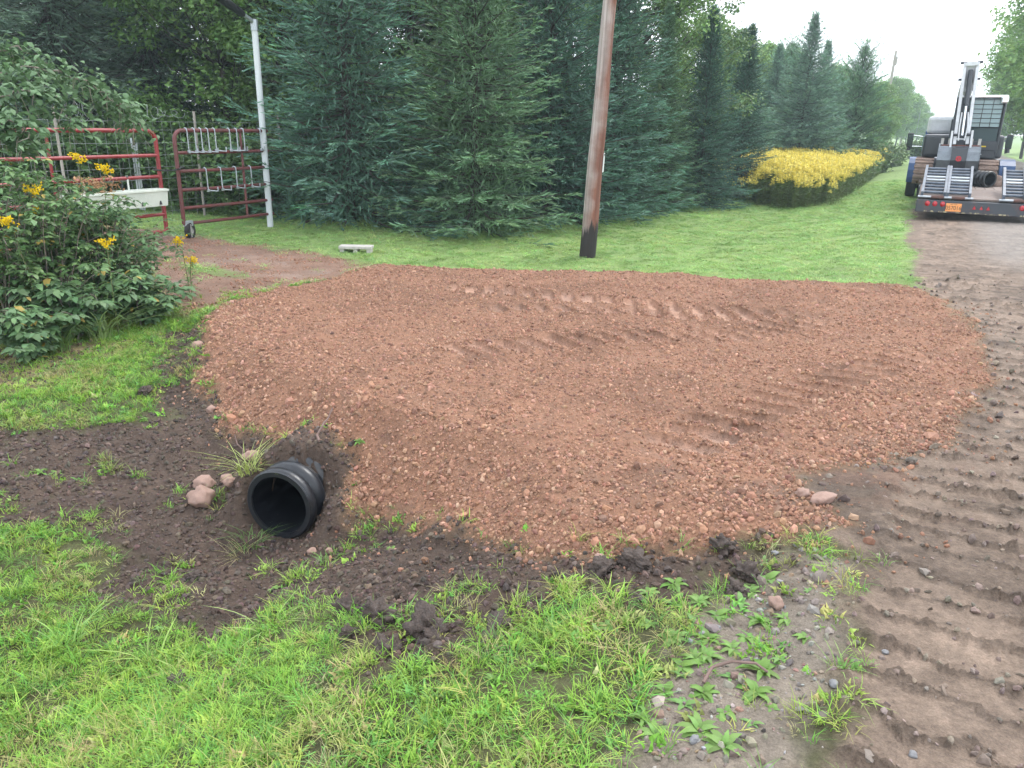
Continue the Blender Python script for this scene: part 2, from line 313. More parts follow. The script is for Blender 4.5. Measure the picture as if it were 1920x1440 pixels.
def build_land():
    th = np.concatenate([np.arange(-180, -44, 4.0), np.linspace(-43, 43, 640), np.arange(46, 180, 4.0)])
    th = np.concatenate([th, [180.0]]); ph = np.radians(th)-YAW
    r = [0.02, .4, .8, 1.1]
    while r[-1] < 16: r.append(r[-1]*1.0058+.0005)
    while r[-1] < 60: r.append(r[-1]*1.022)
    while r[-1] < 4000: r.append(r[-1]*1.13)
    r = np.array(r); nr, nc = len(r), len(ph)
    RR, PP = np.meshgrid(r, ph, indexing='ij'); T = (RR*np.sin(PP)).ravel(); S = (RR*np.cos(PP)).ravel()
    z, m = field(T, S)
    far = sst(60, 200, np.hypot(T, S)); z = z*(1-far)
    V = np.stack([T, S, z], 1)
    g, so, old, rd, bare, straw = (m[k] for k in ('g', 'so', 'old', 'rd', 'bare', 'straw'))
    n3 = fbm(T, S, .9, 4, seed=61)[:, None]; n4 = fbm(T, S, .16, 4, .6, seed=62)[:, None]
    A = lambda *c: np.array(c)[None, :]
    dist = np.hypot(T, S)[:, None]
    lawn = A(.075, .078, .036)*(1+.25*n3)+sst(6, 12, dist)*A(.115, .20, .06)
    cg = A(.242, .130, .084)*(1+.10*n3+.12*n4); gp_ = .85*m['gpad'][:, None]; cg = cg*(1-gp_)+A(.43, .27, .20)*(1+.08*n4)*gp_; cg = cg*(1-.35*sst(.25, .6, n4+.4*n3)*A(.6, .5, .4))
    damp = sst(.0, .6, fbm(T, S, 1.1, 4, .6, seed=66))[:, None]; cg = cg*(1-.24*damp)
    stain = sst(.15, .5, fbm(T, S, .7, 3, seed=63))[:, None]*sst(-1.6, .2, T)[:, None]*sst(6, 3.6, S)[:, None]
    cg = cg*(1-.55*stain)+A(.10, .085, .075)*.55*stain
    cs = A(.074, .053, .042)*(1+.18*n3+.22*n4)
    co = A(.205, .130, .098)*(1+.18*n3+.15*n4); co = co*(1-.4*sst(0, .5, n3))+A(.25, .21, .185)*.4*sst(0, .5, n3)
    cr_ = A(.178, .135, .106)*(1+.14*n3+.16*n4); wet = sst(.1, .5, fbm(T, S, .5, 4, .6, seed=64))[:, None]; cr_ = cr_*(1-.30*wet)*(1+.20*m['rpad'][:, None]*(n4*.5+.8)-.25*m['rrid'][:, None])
    wetb = (sst(.9, .1, T)*sst(2.6, 3.2, S)*sst(7.5, 5, S))[:, None]*sst(-.3, .4, n3+.7*n4); cr_ = cr_*(1-.5*wetb)
    dry = (sst(10.5, 13, S)*sst(.5, 1.2, T))[:, None]; cr_ = cr_*(1-dry)+A(.215, .19, .172)*(1+.15*n4+.12*n3)*dry
    spill = (sst(.6, .1, T)*sst(3.3, 4, S)*sst(10, 8.8, S)*.5)[:, None]*sst(-.2, .4, n3+n4); cr_ = cr_*(1-spill)+A(.215, .13, .095)*spill
    cb = A(.185, .158, .130)*(1+.22*n4); cst = A(.25, .19, .11)*(1+.25*n4)
    c = lawn
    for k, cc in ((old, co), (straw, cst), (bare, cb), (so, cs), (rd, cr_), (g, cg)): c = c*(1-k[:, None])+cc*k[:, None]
    c = np.clip(c, .004, .9)
    i, j = np.meshgrid(np.arange(nr-1), np.arange(nc-1), indexing='ij'); i = i.ravel(); j = j.ravel()
    F = np.stack([i*nc+j, (i+1)*nc+j, (i+1)*nc+j+1, i*nc+j+1], 1)[:, ::-1]
    # normals of the whole sheet so that the pieces meet without a seam
    P = V.reshape(nr, nc, 3); du = np.gradient(P, axis=0); dv = np.gradient(P, axis=1); N = np.cross(dv, du).reshape(-1, 3)
    N /= np.linalg.norm(N, axis=1, keepdims=True)+1e-12; N *= np.where(N[:, 2:3] < 0, -1, 1)
    # the sheet is left open inside the pipe
    pu, pv = pipe_uv(V[:, 0], V[:, 1]); rho = np.hypot(pv, V[:, 2]-PIPE_Z); ins = (pu > .0) & (pu < 3.2) & (rho < PIPE_R-.036)
    F = F[~ins[F].all(1)]; k = np.where(ins, (PIPE_R-.036)/np.maximum(rho, 1e-4), 1.0)
    V = V+np.stack([pv*(k-1)*PIPE_AX[1], -pv*(k-1)*PIPE_AX[0], (V[:, 2]-PIPE_Z)*(k-1)], 1)      # the cut edge hugs the pipe wall
    W = np.stack([np.full(len(T), .45), g, np.clip(so, 0, 1), old, rd], 1); zone = W[F].mean(1).argmax(1)
    for k, nm in enumerate(('ground', 'driveway', 'dirt_bank', 'gravel_path', 'road')):
        f = F[zone == k]
        if not len(f): continue
        u, inv = np.unique(f.ravel(), return_inverse=True); f2 = inv.reshape(-1, 4)
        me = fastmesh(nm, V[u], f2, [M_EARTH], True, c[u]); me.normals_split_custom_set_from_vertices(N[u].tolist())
        tag(link(nm, me), {'ground': 'mown lawn and grassy verge with thin swale', 'driveway': 'fresh red gravel fill spread over the culvert', 'dirt_bank': 'dark bare soil of the ditch around the pipe',
                           'gravel_path': 'old reddish gravel drive leading to the gates', 'road': 'muddy dirt road with track cleat prints'}[nm], kind='structure')
build_land()

# ------------------------------------------------------------------ scattering of uncountable stuff
def scatter(name, P, rot, scl, tint, idx, protos, label):
    n = len(P); me = bpy.data.meshes.new(name); me.vertices.add(n); me.vertices.foreach_set('co', np.ascontiguousarray(P, np.float32).ravel())
    def at(nm, ty, dat, key):
        a = me.attributes.new(nm, ty, 'POINT'); a.data.foreach_set(key, np.ascontiguousarray(dat).ravel())
    at('rot', 'FLOAT_VECTOR', rot.astype(np.float32), 'vector'); at('scl', 'FLOAT_VECTOR', scl.astype(np.float32), 'vector')
    c4 = np.ones((n, 4), np.float32); c4[:, :3] = tint; at('tint', 'FLOAT_COLOR', c4, 'color'); at('pidx', 'INT', idx.astype(np.int32), 'value')
    o = link(name, me)
    ng = bpy.data.node_groups.new(name+'_scatter', 'GeometryNodeTree')
    ng.interface.new_socket('Geometry', in_out='INPUT', socket_type='NodeSocketGeometry'); ng.interface.new_socket('Geometry', in_out='OUTPUT', socket_type='NodeSocketGeometry')
    N = ng.nodes.new; K = ng.links.new; gi = N('NodeGroupInput'); go = N('NodeGroupOutput'); iop = N('GeometryNodeInstanceOnPoints'); jn = N('GeometryNodeJoinGeometry')
    for pm in protos:
        po = bpy.data.objects.new(pm.name, pm); oi = N('GeometryNodeObjectInfo'); oi.inputs['Object'].default_value = po; oi.inputs['As Instance'].default_value = False
        g2 = N('GeometryNodeGeometryToInstance'); K(oi.outputs['Geometry'], g2.inputs[0]); K(g2.outputs[0], jn.inputs[0])
    K(gi.outputs[0], iop.inputs['Points']); K(jn.outputs[0], iop.inputs['Instance']); iop.inputs['Pick Instance'].default_value = True
    for nm, ty, sk in (('rot', 'FLOAT_VECTOR', 'Rotation'), ('scl', 'FLOAT_VECTOR', 'Scale'), ('pidx', 'INT', 'Instance Index')):
        na = N('GeometryNodeInputNamedAttribute'); na.data_type = ty; na.inputs['Name'].default_value = nm; K(na.outputs['Attribute'], iop.inputs[sk])
    K(iop.outputs[0], go.inputs[0]); md = o.modifiers.new('scatter', 'NODES'); md.node_group = ng
    return tag(o, label, kind='stuff')
def sample(n, box, dens, seed=0, near=None):
    """n points in box (t0,t1,s0,s1) kept with probability dens(t,s,masks)"""
    rg = np.random.default_rng(100+seed); T = rg.uniform(box[0], box[1], n); S = rg.uniform(box[2], box[3], n)
    ok = in_view(T, S, 43)
    if near is not None: ok &= sdpoly(near, T, S) > -.45
    T, S = T[ok], S[ok]; n = len(T)
    z, m = field(T, S); d = dens(T, S, m); pu, pv = pipe_uv(T, S); k = (rg.random(n) < d) & ~((pu > -.05) & (pu < 3.2) & (pv**2+(z-PIPE_Z)**2 < PIPE_R**2))
    return np.stack([T, S, z], 1)[k], {a: b[k] for a, b in m.items()}, rg
def in_view(T, S, mar=40):
    a = np.degrees(np.arctan2(T, S))+math.degrees(YAW); return np.abs(a) < mar

def blade_mesh(name, nb, rad, h0, h1, wd, lean, seed, mt, seg=3):
    rg = np.random.default_rng(seed); V = []; F = []
    for k in range(nb):
        a = rg.uniform(0, 6.283); rr = rad*math.sqrt(rg.random()); bx, by = rr*math.cos(a), rr*math.sin(a); h = rg.uniform(h0, h1)
        d = a+rg.normal(0, .8); ln = h*lean*rg.uniform(.3, 1.5); w_ = wd*rg.uniform(.6, 1.3); px, py = -math.sin(d)*w_/2, math.cos(d)*w_/2
        b = len(V)
        for i in range(seg):
            q = i/seg; x = bx+math.cos(d)*ln*q*q; y = by+math.sin(d)*ln*q*q; z = h*(q-.25*lean*q*q*min(lean, 1)); tw = 1-.6*q
            V += [(x-px*tw, y-py*tw, z), (x+px*tw, y+py*tw, z)]
        V.append((bx+math.cos(d)*ln, by+math.sin(d)*ln, h*(1-.25*lean*min(lean, 1))))
        for i in range(seg-1):
            F += [(b+2*i, b+2*i+1, b+2*i+3), (b+2*i, b+2*i+3, b+2*i+2)]
        F.append((b+2*seg-2, b+2*seg-1, b+2*seg))
    return fastmesh(name, np.array(V), np.array(F), [mt])
def rock_mesh(name, seed, mt, sub=1, rough=.28, flat=.75, smooth=False):
    bm = bmesh.new(); bmesh.ops.create_icosphere(bm, subdivisions=sub, radius=1); rg = random.Random(seed)
    axs = [Vector((rg.gauss(0, 1), rg.gauss(0, 1), rg.gauss(0, 1))).normalized() for _ in range(5)]; ds = [rg.uniform(.55, .9) for _ in axs]
    for v in bm.verts:
        p = v.co.copy()
        for a, d in zip(axs, ds):
            k = p.dot(a)
            if k > d: p -= a*(k-d)
        p *= 1+rg.uniform(-rough, rough)*.5
        v.co = Vector((p.x, p.y*rg.uniform(.97, 1.03), p.z*flat))
    me = bpy.data.meshes.new(name); bm.to_mesh(me); bm.free(); me.materials.append(mt)
    if smooth:
        for p in me.polygons: p.use_smooth = True
    return me
M_BLADE = mat('grass_blade', rough=.6, attr=('INSTANCER', 'tint'), transl=.22, spec=.12)
M_STONE = mat('gravel_stone', rough=.85, attr=('INSTANCER', 'tint'), noise=.18, nscale=1.2, spec=.3)
def tints(rg, n, cols, jit=.12):
    c = np.array(cols)[rg.integers(0, len(cols), n)]; return np.clip(c*(1+rg.normal(0, jit, (n, 1)))*(1+rg.normal(0, jit*.4, (n, 3))), .003, .95)

def gravel_stuff():
    protos = [rock_mesh('gravel_chip', s, M_STONE, 1, .25, .7) for s in range(6)]
    def d1(T, S, m): return np.clip(m['g']+.4*m['old']*(.3+sst(0, .5, m['n1']))+.05*(sdpoly(GRAVEL, T, S) > -.4), 0, 1)*np.clip(1.2-.09*S, .3, 1)*in_view(T, S)*(.45+.55*sst(-.45, .35, m['n1']+.5*m['n2']))*(1-m['gpad'])**2
    P, m, rg = sample(460000, (-9.6, .9, 2.5, 9.6), d1, 1, DRIVES)
    n = len(P); sc = np.clip(rg.lognormal(math.log(.0044), .5, n), .0022, .017)*(1+.04*P[:, 1])
    # the loose front and left slopes carry coarser stone
    slope = np.clip(1-sdpoly(GRAVEL, P[:, 0], P[:, 1])/.9, 0, 1)*(P[:, 1] < 5.4); sc = sc*(1+.32*slope)
    P[:, 2] += sc*.15
    scl = sc[:, None]*rg.uniform(.7, 1.3, (n, 3)); big = rg.random(n) < .006; scl[big] *= 2.0
    scatter('gravel', P, rg.uniform(0, 6.28, (n, 3))*np.array([.25, .25, 1]), scl, tints(rg, n, [(.305, .166, .106), (.33, .184, .121), (.255, .136, .088), (.37, .222, .152), (.18, .098, .068), (.23, .124, .082)], .10), rg.integers(0, 6, n), protos, 'loose red gravel stones spread over the driveway fill')
    cl = [rock_mesh('soil_crumb', 20+s, M_STONE, 1, .55, .75) for s in range(5)]
    P, m, rg = sample(60000, (-6.5, .3, 1.5, 5), lambda T, S, m: np.clip(m['so']*.8+.35*m['straw'], 0, 1)*in_view(T, S), 2)
    n = len(P); sc = np.clip(rg.lognormal(math.log(.008), .55, n), .003, .020); P[:, 2] += sc*.1
    scatter('soil_crumbs', P, rg.uniform(0, 6.28, (n, 3))*np.array([.4, .4, 1]), sc[:, None]*rg.uniform(.7, 1.3, (n, 3)), tints(rg, n, [(.085, .063, .051), (.068, .05, .041), (.10, .075, .06), (.06, .045, .038), (.115, .082, .065)], .15), rg.integers(0, 5, n), cl, 'crumbs of dark soil lying in the ditch')
    P, m, rg = sample(75000, (-.5, 4.2, 1.2, 11), lambda T, S, m: np.clip(m['rd']*.55*(.25+sst(-.1, .5, m['n1']+.5*m['n2'])+m['rrid'])*(1-.8*m['rpad'])+m['bare']*.7, 0, 1)*in_view(T, S)*np.clip(1.15-.10*S, .0, 1), 3)
    n = len(P); sc = np.clip(rg.lognormal(math.log(.0065), .6, n), 0.0025, .024)*(1+.02*P[:, 1]); P[:, 2] += sc*.1
    mud = m['rd'][:, None] > .5
    tn = np.where(mud, tints(rg, n, [(.19, .15, .122), (.15, .117, .095), (.22, .18, .148), (.12, .093, .076)], .12), tints(rg, n, [(.22, .195, .17), (.18, .155, .132), (.27, .255, .24), (.15, .125, .105), (.22, .15, .115)], .15))
    scatter('mud_crumbs', P, rg.uniform(0, 6.28, (n, 3))*np.array([.3, .3, 1]), sc[:, None]*rg.uniform(.6, 1.4, (n, 3)), tn, rg.integers(0, 5, n), cl, 'mud crumbs and small grit strewn over the road and its edge')
gravel_stuff()

def grass_stuff():
    near = [blade_mesh('grass_tuft', 18, .032, .012, .034, .0036, 1.3, s, M_BLADE) for s in range(3)]+[blade_mesh('grass_tuft_long', 14, .03, .032, .078, .0036, 1.2, 10+s, M_BLADE, 4) for s in range(3)]+[blade_mesh('clover_patch', 14, .04, .012, .035, .018, .9, 20, M_BLADE, 2)]
    def d1(T, S, m):
        keep = (1-m['g'])*(1-m['rd'])*(1-.90*m['so'])*(1-.90*m['bare'])*(1-.97*m['old'])*(1-.75*m['straw'])
        patch = np.clip(.85+1.0*m['n1']+.7*m['n2'], .2, 1); thin = 1-.35*sst(-.9, -.4, T)*(S < 4)
        soilp = np.where(m['so'] > .5, sst(.25, .55, fbm(T, S, .5, 3, seed=71)+.3*m['n2'])*4.0, 1)
        keep = keep*(1-sst(3.0, 3.3, S)*sst(-.9, -.5, T))
        return np.clip(keep*patch*thin*soilp, 0, 1)*in_view(T, S, 42)
    P, m, rg = sample(56000, (-6.6, .1, .9, 6.2), d1, 10); n = len(P)
    lng = rg.random(n) < np.clip(.12+.5*fbm(P[:, 0], P[:, 1], .6, 3, seed=72)+.25*sst(-1.2, -2.6, P[:, 0])*(P[:, 1] < 2.4), .02, .85)
    idx = np.where(lng, rg.integers(3, 6, n), rg.integers(0, 3, n)); clv = rg.random(n) < .24; idx = np.where(clv, 6, idx)
    dryk = sst(.0, .5, fbm(P[:, 0], P[:, 1], .5, 3, seed=73)+.35*sst(-1.6, -.6, P[:, 0]))[:, None]
    tn = tints(rg, n, [(.20, .37, .06), (.25, .41, .07), (.15, .32, .055), (.29, .42, .085), (.16, .34, .085)], .16)
    dr = tints(rg, n, [(.33, .35, .12), (.38, .35, .16), (.28, .33, .10)], .14); pick = rg.random((n, 1)) < .45*dryk+.07; tn = np.where(pick, dr, tn)
    sc = rg.uniform(.6, 1.1, n)[:, None]*np.ones((1, 3))
    rot = np.stack([rg.normal(0, .22, n), rg.normal(0, .22, n), rg.uniform(0, 6.28, n)], 1)
    scatter('grass', P, rot, sc, tn, idx, near, 'short green verge grass and clover in the foreground')
    far = [blade_mesh('lawn_tuft', 40, .11, .012, .04, .007, 1.2, 30+s, M_BLADE, 2) for s in range(3)]
    def d2(T, S, m):
        r = np.hypot(T, S); return (1-m['g'])*(1-m['rd'])*(1-.97*m['old'])*(1-m['so'])*in_view(T, S, 38)*np.clip(1.3-.03*r, .15, 1)*(r > 6)
    P, m, rg = sample(42000, (-14, .3, 4.5, 34), d2, 11); n = len(P)
    st = fbm(P[:, 0]*1.6, P[:, 1]*.35, .8, 3, seed=74)[:, None]
    tn = tints(rg, n, [(.27, .42, .13), (.30, .445, .145), (.22, .41, .135), (.25, .40, .12)], .12)*(1+.30*st); dr = tints(rg, n, [(.38, .45, .17), (.33, .42, .14)], .1); tn = np.where(rg.random((n, 1)) < .2+.35*st, dr, tn)
    shade = 1+.0*st; sc = (rg.uniform(.8, 1.25, n)*np.clip(.75+.02*np.hypot(P[:, 0], P[:, 1]), .8, 1.3))[:, None]*np.array([[1, 1, .8]])
    rot = np.stack([rg.normal(0, .15, n), rg.normal(0, .15, n), rg.uniform(0, 6.28, n)], 1)
    scatter('lawn_grass', P, rot, sc, tn, rg.integers(0, 3, n), far, 'mown green lawn grass behind the driveway')
grass_stuff()
# ------------------------------------------------------------------ trees
M_NEEDLE = mat('spruce_needles', rough=.6, attr=('GEOMETRY', 'col'), transl=.10, spec=.15)
M_LEAF = mat('leaves', rough=.5, attr=('GEOMETRY', 'col'), transl=.28, spec=.25)
M_BARK = mat('bark', (.048, .040, .034), .9, noise=.35, nscale=9, bump=.02, bscale=14, stretch=(1, 1, .25))
M_TWIG = mat('bare_twigs', (.23, .19, .16), .8, noise=.2)

def norm(a): return a/(np.linalg.norm(a, axis=-1, keepdims=True)+1e-9)
def spindles(B, D, Ln, W, rg, C, cross=2):
    """thin rhomb blades from base B along D: cross planes each; returns verts, tris, colours"""
    n = len(B); D = norm(D); a = norm(np.cross(D, rg.normal(0, 1, (n, 3)))); b = np.cross(D, a); V = []; F = []; CC = []; off = 0
    for k in range(cross):
        ax = a if k == 0 else b
        m = B+D*(Ln*.45)[:, None]
        q = np.stack([B, m+ax*W[:, None], B+D*Ln[:, None], m-ax*W[:, None]], 1).reshape(-1, 3)
        i = np.arange(n)*4+off; F += [np.stack([i, i+1, i+2], 1), np.stack([i, i+2, i+3], 1)]; V.append(q); off += 4*n
        cc = np.repeat(C, 4, 0); CC.append(cc)
    return np.concatenate(V), np.concatenate(F), np.concatenate(CC)
def limb_tubes(segs, n=4):
    """segs [(p0, p1, r0, r1)] -> one mesh of tapered tubes"""
    P0 = np.array([s[0] for s in segs]); P1 = np.array([s[1] for s in segs]); r0 = np.array([s[2] for s in segs]); r1 = np.array([s[3] for s in segs])
    d = norm(P1-P0); up = np.where(np.abs(d[:, 2:3]) > .9, np.array([[1., 0, 0]]), np.array([[0, 0, 1.]])); a = norm(np.cross(d, up)); b = np.cross(d, a); V = []
    for P, r_ in ((P0, r0), (P1, r1)):
        for k in range(n): an = 2*np.pi*k/n; V.append(P+(a*math.cos(an)+b*math.sin(an))*r_[:, None])
    V = np.stack(V, 1).reshape(-1, 3); m = len(segs); i = np.arange(m)*2*n; F = []
    for k in range(n): F.append(np.stack([i+k, i+(k+1) % n, i+n+(k+1) % n, i+n+k], 1))
    return V, np.concatenate(F)

def make_spruce(seed, H, Rm, step=.30, droop=.25, shoot=.13, tone=(.040, .078, .058), dens=1.0, low=.12, power=.95, tip=1.4, el_n=.15):
    rg = np.random.default_rng(seed); segs = []; SB = []; SD = []; SL = []; SC = []
    nz_ = 10
    for i in range(nz_):
        z0, z1 = H*i/nz_, H*(i+1)/nz_; segs.append(((0, 0, z0), (0, 0, z1), .010*(H-z0)+.010, .010*(H-z1)+.010))
    z = low
    while z < H*.985:
        q = min(z/H, .99); nb = int(rg.integers(6, 9)*(1 if q < .85 else .8)); ph = rg.uniform(0, 6.28)
        for k in range(nb):
            az = ph+6.283*k/nb+rg.normal(0, .18); L_ = Rm*((1-q)**power)*rg.uniform(.74, 1.14)+.12*(1-.7*q); zz = z+rg.uniform(-.5, .5)*step
            el = (-droop*1.1+.9*q)+rg.normal(0, el_n)
            ns = max(3, int(L_/.16)); u = np.linspace(0, 1, ns+1)
            hor = L_*u; zc = zz+hor*math.tan(el)-droop*.35*L_*np.sin(u*3.14)*.5+droop*.55*L_*u**3*(1-q)
            dirh = np.array([math.cos(az), math.sin(az)]); side = np.array([-dirh[1], dirh[0]]); bend = rg.normal(0, .08)*L_
            P = np.stack([dirh[0]*hor+side[0]*bend*u**2, dirh[1]*hor+side[1]*bend*u**2, zc], 1)
            segs.append((tuple(P[0]), tuple(P[len(P)//2]), .006+.009*L_, .004+.005*L_)); segs.append((tuple(P[len(P)//2]), tuple(P[-1]), .004+.005*L_, .002))
            ax = norm(P[-1]-P[0])
            for j in range(1, ns+1):
                uu = u[j]
                if uu < .18: continue
                for sgn in (-1, 1):
                    if rg.random() > dens: continue
                    tl = (.20*(1-.75*q)+.42*L_*(1-uu)**.8)*rg.uniform(.6, 1.1); tl = min(tl, .62)
                    d3 = norm(ax*rg.uniform(.7, 1.0)+np.array([side[0], side[1], 0])*sgn*rg.uniform(.45, .8)+np.array([0, 0, rg.normal(.0, .16)]))
                    m = max(3, int(tl/.026)); w_ = np.linspace(.12, 1, m); base = P[j]+d3*tl*w_[:, None]+np.array([0, 0, -.10*droop])*(w_[:, None]**2)*tl
                    s2 = norm(np.cross(d3, [0, 0, 1.])); alt = np.where(np.arange(m) % 2 == 0, 1, -1)[:, None]
                    dd = d3*1.0+s2*alt*rg.uniform(.15, .75, (m, 1))+np.array([0, 0, 1.])*rg.normal(.12, .22, (m, 1)); dd[-1] = d3
                    SB.append(base-d3*.02); SD.append(dd); SL.append(shoot*rg.uniform(.7, 1.25, m)*(.72+.45*uu)*(1-.5*q)); t_ = .68+.62*w_*uu+rg.normal(0, .08)  # inner shoots darkened, crown shade put into the colour; fresh tips paler too
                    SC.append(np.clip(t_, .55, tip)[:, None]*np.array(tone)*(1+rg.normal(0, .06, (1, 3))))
            # leader shoot of the branch
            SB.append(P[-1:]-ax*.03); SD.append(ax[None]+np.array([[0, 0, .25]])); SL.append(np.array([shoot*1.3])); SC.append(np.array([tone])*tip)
        z += step*rg.uniform(.75, 1.2)*(1-.35*q)
    for k in range(6):
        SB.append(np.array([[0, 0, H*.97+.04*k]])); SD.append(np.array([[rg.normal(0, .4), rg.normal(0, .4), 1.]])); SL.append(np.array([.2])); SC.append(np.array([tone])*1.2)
    B = np.concatenate(SB); D = np.concatenate(SD); Ln = np.concatenate(SL); C = np.concatenate(SC)
    # short inner growth round the trunk
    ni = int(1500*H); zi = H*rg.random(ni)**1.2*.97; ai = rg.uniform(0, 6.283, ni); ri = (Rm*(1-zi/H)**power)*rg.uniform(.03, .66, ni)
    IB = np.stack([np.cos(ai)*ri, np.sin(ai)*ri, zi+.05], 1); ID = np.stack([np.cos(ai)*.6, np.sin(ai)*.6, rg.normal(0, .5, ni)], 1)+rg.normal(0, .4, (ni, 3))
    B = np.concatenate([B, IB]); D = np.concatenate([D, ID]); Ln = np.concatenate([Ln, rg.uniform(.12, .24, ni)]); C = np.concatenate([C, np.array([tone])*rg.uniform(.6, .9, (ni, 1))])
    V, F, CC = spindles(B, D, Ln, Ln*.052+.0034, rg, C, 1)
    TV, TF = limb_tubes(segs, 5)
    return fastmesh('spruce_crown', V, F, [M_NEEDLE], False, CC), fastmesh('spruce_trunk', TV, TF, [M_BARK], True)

def leaf_cloud(B, N, size, rg, C, asp=.55, fold=.25):
    """folded rhomb leaves at B with normal N"""
    n = len(B); N = norm(N); a = norm(np.cross(N, rg.normal(0, 1, (n, 3)))); b = np.cross(N, a); s = size[:, None]
    q = np.stack([B-a*s*.5, B+b*s*asp*.5+N*s*fold*.3, B+a*s*.5-N*s*fold*.25, B-b*s*asp*.5+N*s*fold*.3], 1).reshape(-1, 3)
    i = np.arange(n)*4; F = np.concatenate([np.stack([i, i+1, i+2], 1), np.stack([i, i+2, i+3], 1)]); return q, F, np.repeat(C, 4, 0)
def make_leafy(seed, H, Rc, nleaf, leaf, tone, trunk_r=.10, crown_lo=.18, gaps=.5, clusters=110, shape='round', spread=.22):
    rg = np.random.default_rng(seed); segs = []; cz0 = H*crown_lo
    zs = np.linspace(0, H*.9, 9); wob = np.cumsum(rg.normal(0, .03*H/8, (9, 2)), 0); tp = [np.array([wob[i][0]*(i > 0), wob[i][1]*(i > 0), zs[i]]) for i in range(9)]
    for i in range(8): segs.append((tp[i], tp[i+1], trunk_r*(1-i/9), trunk_r*(1-(i+1)/9)))
    CP = []; CS = []
    for k in range(clusters):
        q = rg.random()**.85; z = cz0+(H-cz0)*q
        if shape == 'round': rr = Rc*math.sqrt(max(.02, 1-(2*q-.95)**2))
        elif shape == 'cone': rr = Rc*(1-q)**.7+.15
        else: rr = Rc*(.55+.45*math.sin(q*3.0))
        rad = rr*(rg.uniform(.25, 1.0)**.6); az = rg.uniform(0, 6.283)
        p = np.array([math.cos(az)*rad, math.sin(az)*rad, z+rg.normal(0, .15)])
        jn = min(7, int(max(0, (z-.35*rad)/(H*.9)*8))); segs.append((tp[jn], tuple((tp[jn]+p)/2+np.array([0, 0, -.08*rad])), trunk_r*.25, trunk_r*.14)); segs.append((tuple((tp[jn]+p)/2+np.array([0, 0, -.08*rad])), p, trunk_r*.14, trunk_r*.04))
        CP.append(p); CS.append(Rc*spread*rg.uniform(.6, 1.4))
    CP = np.array(CP); CS = np.array(CS); ci = rg.integers(0, clusters, nleaf); d = rg.normal(0, 1, (nleaf, 3)); d = norm(d)*(rg.random((nleaf, 1))**.45)
    B = CP[ci]+d*CS[ci][:, None]*np.array([1, 1, .62]); Nn = norm(d*.7+np.array([0, 0, .8])+rg.normal(0, .5, (nleaf, 3)))
    tn = np.array(tone)*(rg.uniform(.75, 1.3, clusters)[ci])[:, None]*(1+rg.normal(0, .12, (nleaf, 1)))*np.array([1, 1, 1])*(1+rg.normal(0, .05, (nleaf, 3)))
    V, F, C = leaf_cloud(B, Nn, leaf*rg.uniform(.65, 1.25, nleaf), rg, np.clip(tn, .005, .9)); TV, TF = limb_tubes(segs, 5)
    return fastmesh('leafy_crown', V, F, [M_LEAF], False, C), fastmesh('leafy_trunk', TV, TF, [M_BARK], True)

def at_px(x, depth):
    """ground point on the line of sight of picture column x at a camera depth"""
    # direction on the horizon, then scaled so that the depth along the view axis fits
    for _ in range(1):
        v = CF*FPX+CR*(x-960)-CU*(237+.0175*(x-960)-720); v.z = 0
    k = depth/(Vector((v.x, v.y, 0)).dot(Vector((-math.sin(YAW), math.cos(YAW), 0)))/math.cos(0)); return v.x*k, v.y*k
def tree(meshes, x, depth, sc, label, cat='tree', name='spruce_tree', rz=None, group=None, zs=1.0, lean=(0, 0)):
    t, s = at_px(x, depth); o = empty(name, (t, s, land_z(t, s)-.03), random.uniform(0, 6.28) if rz is None else rz, label, cat, group)
    o.rotation_euler.x, o.rotation_euler.y = lean; o.scale = (sc, sc, sc*zs); link('crown', meshes[0], o); link('trunk', meshes[1], o); return o
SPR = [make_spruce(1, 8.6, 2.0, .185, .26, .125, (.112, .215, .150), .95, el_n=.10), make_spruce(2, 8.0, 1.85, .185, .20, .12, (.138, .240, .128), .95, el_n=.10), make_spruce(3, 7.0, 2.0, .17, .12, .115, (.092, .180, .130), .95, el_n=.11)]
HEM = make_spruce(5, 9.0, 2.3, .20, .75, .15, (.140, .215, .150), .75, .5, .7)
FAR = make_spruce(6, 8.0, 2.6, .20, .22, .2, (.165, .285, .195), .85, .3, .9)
MAP = [make_leafy(11, 8.0, 2.4, 28000, .12, (.125, .225, .065), crown_lo=.05), make_leafy(12, 7.0, 1.7, 16000, .10, (.14, .235, .075), shape='tall', spread=.3, crown_lo=.06), make_leafy(13, 8.0, 2.6, 22000, .20, (.19, .31, .085), spread=.30), make_leafy(14, 6.0, 2.0, 8000, .09, (.13, .21, .085), clusters=60, spread=.2, trunk_r=.06)]
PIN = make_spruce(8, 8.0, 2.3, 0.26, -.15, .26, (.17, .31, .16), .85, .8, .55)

GS = 'spruces planted in a row behind the lawn'
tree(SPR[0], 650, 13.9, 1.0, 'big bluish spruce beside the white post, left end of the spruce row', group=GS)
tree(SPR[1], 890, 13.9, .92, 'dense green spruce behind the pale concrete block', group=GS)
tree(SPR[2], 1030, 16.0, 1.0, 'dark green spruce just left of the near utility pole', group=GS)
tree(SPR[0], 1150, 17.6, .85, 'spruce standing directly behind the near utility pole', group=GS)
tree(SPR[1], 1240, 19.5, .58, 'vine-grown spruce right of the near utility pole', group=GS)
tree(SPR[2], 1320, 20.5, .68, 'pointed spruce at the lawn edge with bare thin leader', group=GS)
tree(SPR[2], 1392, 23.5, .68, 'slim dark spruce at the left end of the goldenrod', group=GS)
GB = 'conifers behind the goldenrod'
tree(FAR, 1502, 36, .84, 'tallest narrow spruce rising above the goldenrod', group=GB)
tree(FAR, 1532, 39, .75, 'thin spruce spire right behind the tallest spruce', group=GB)
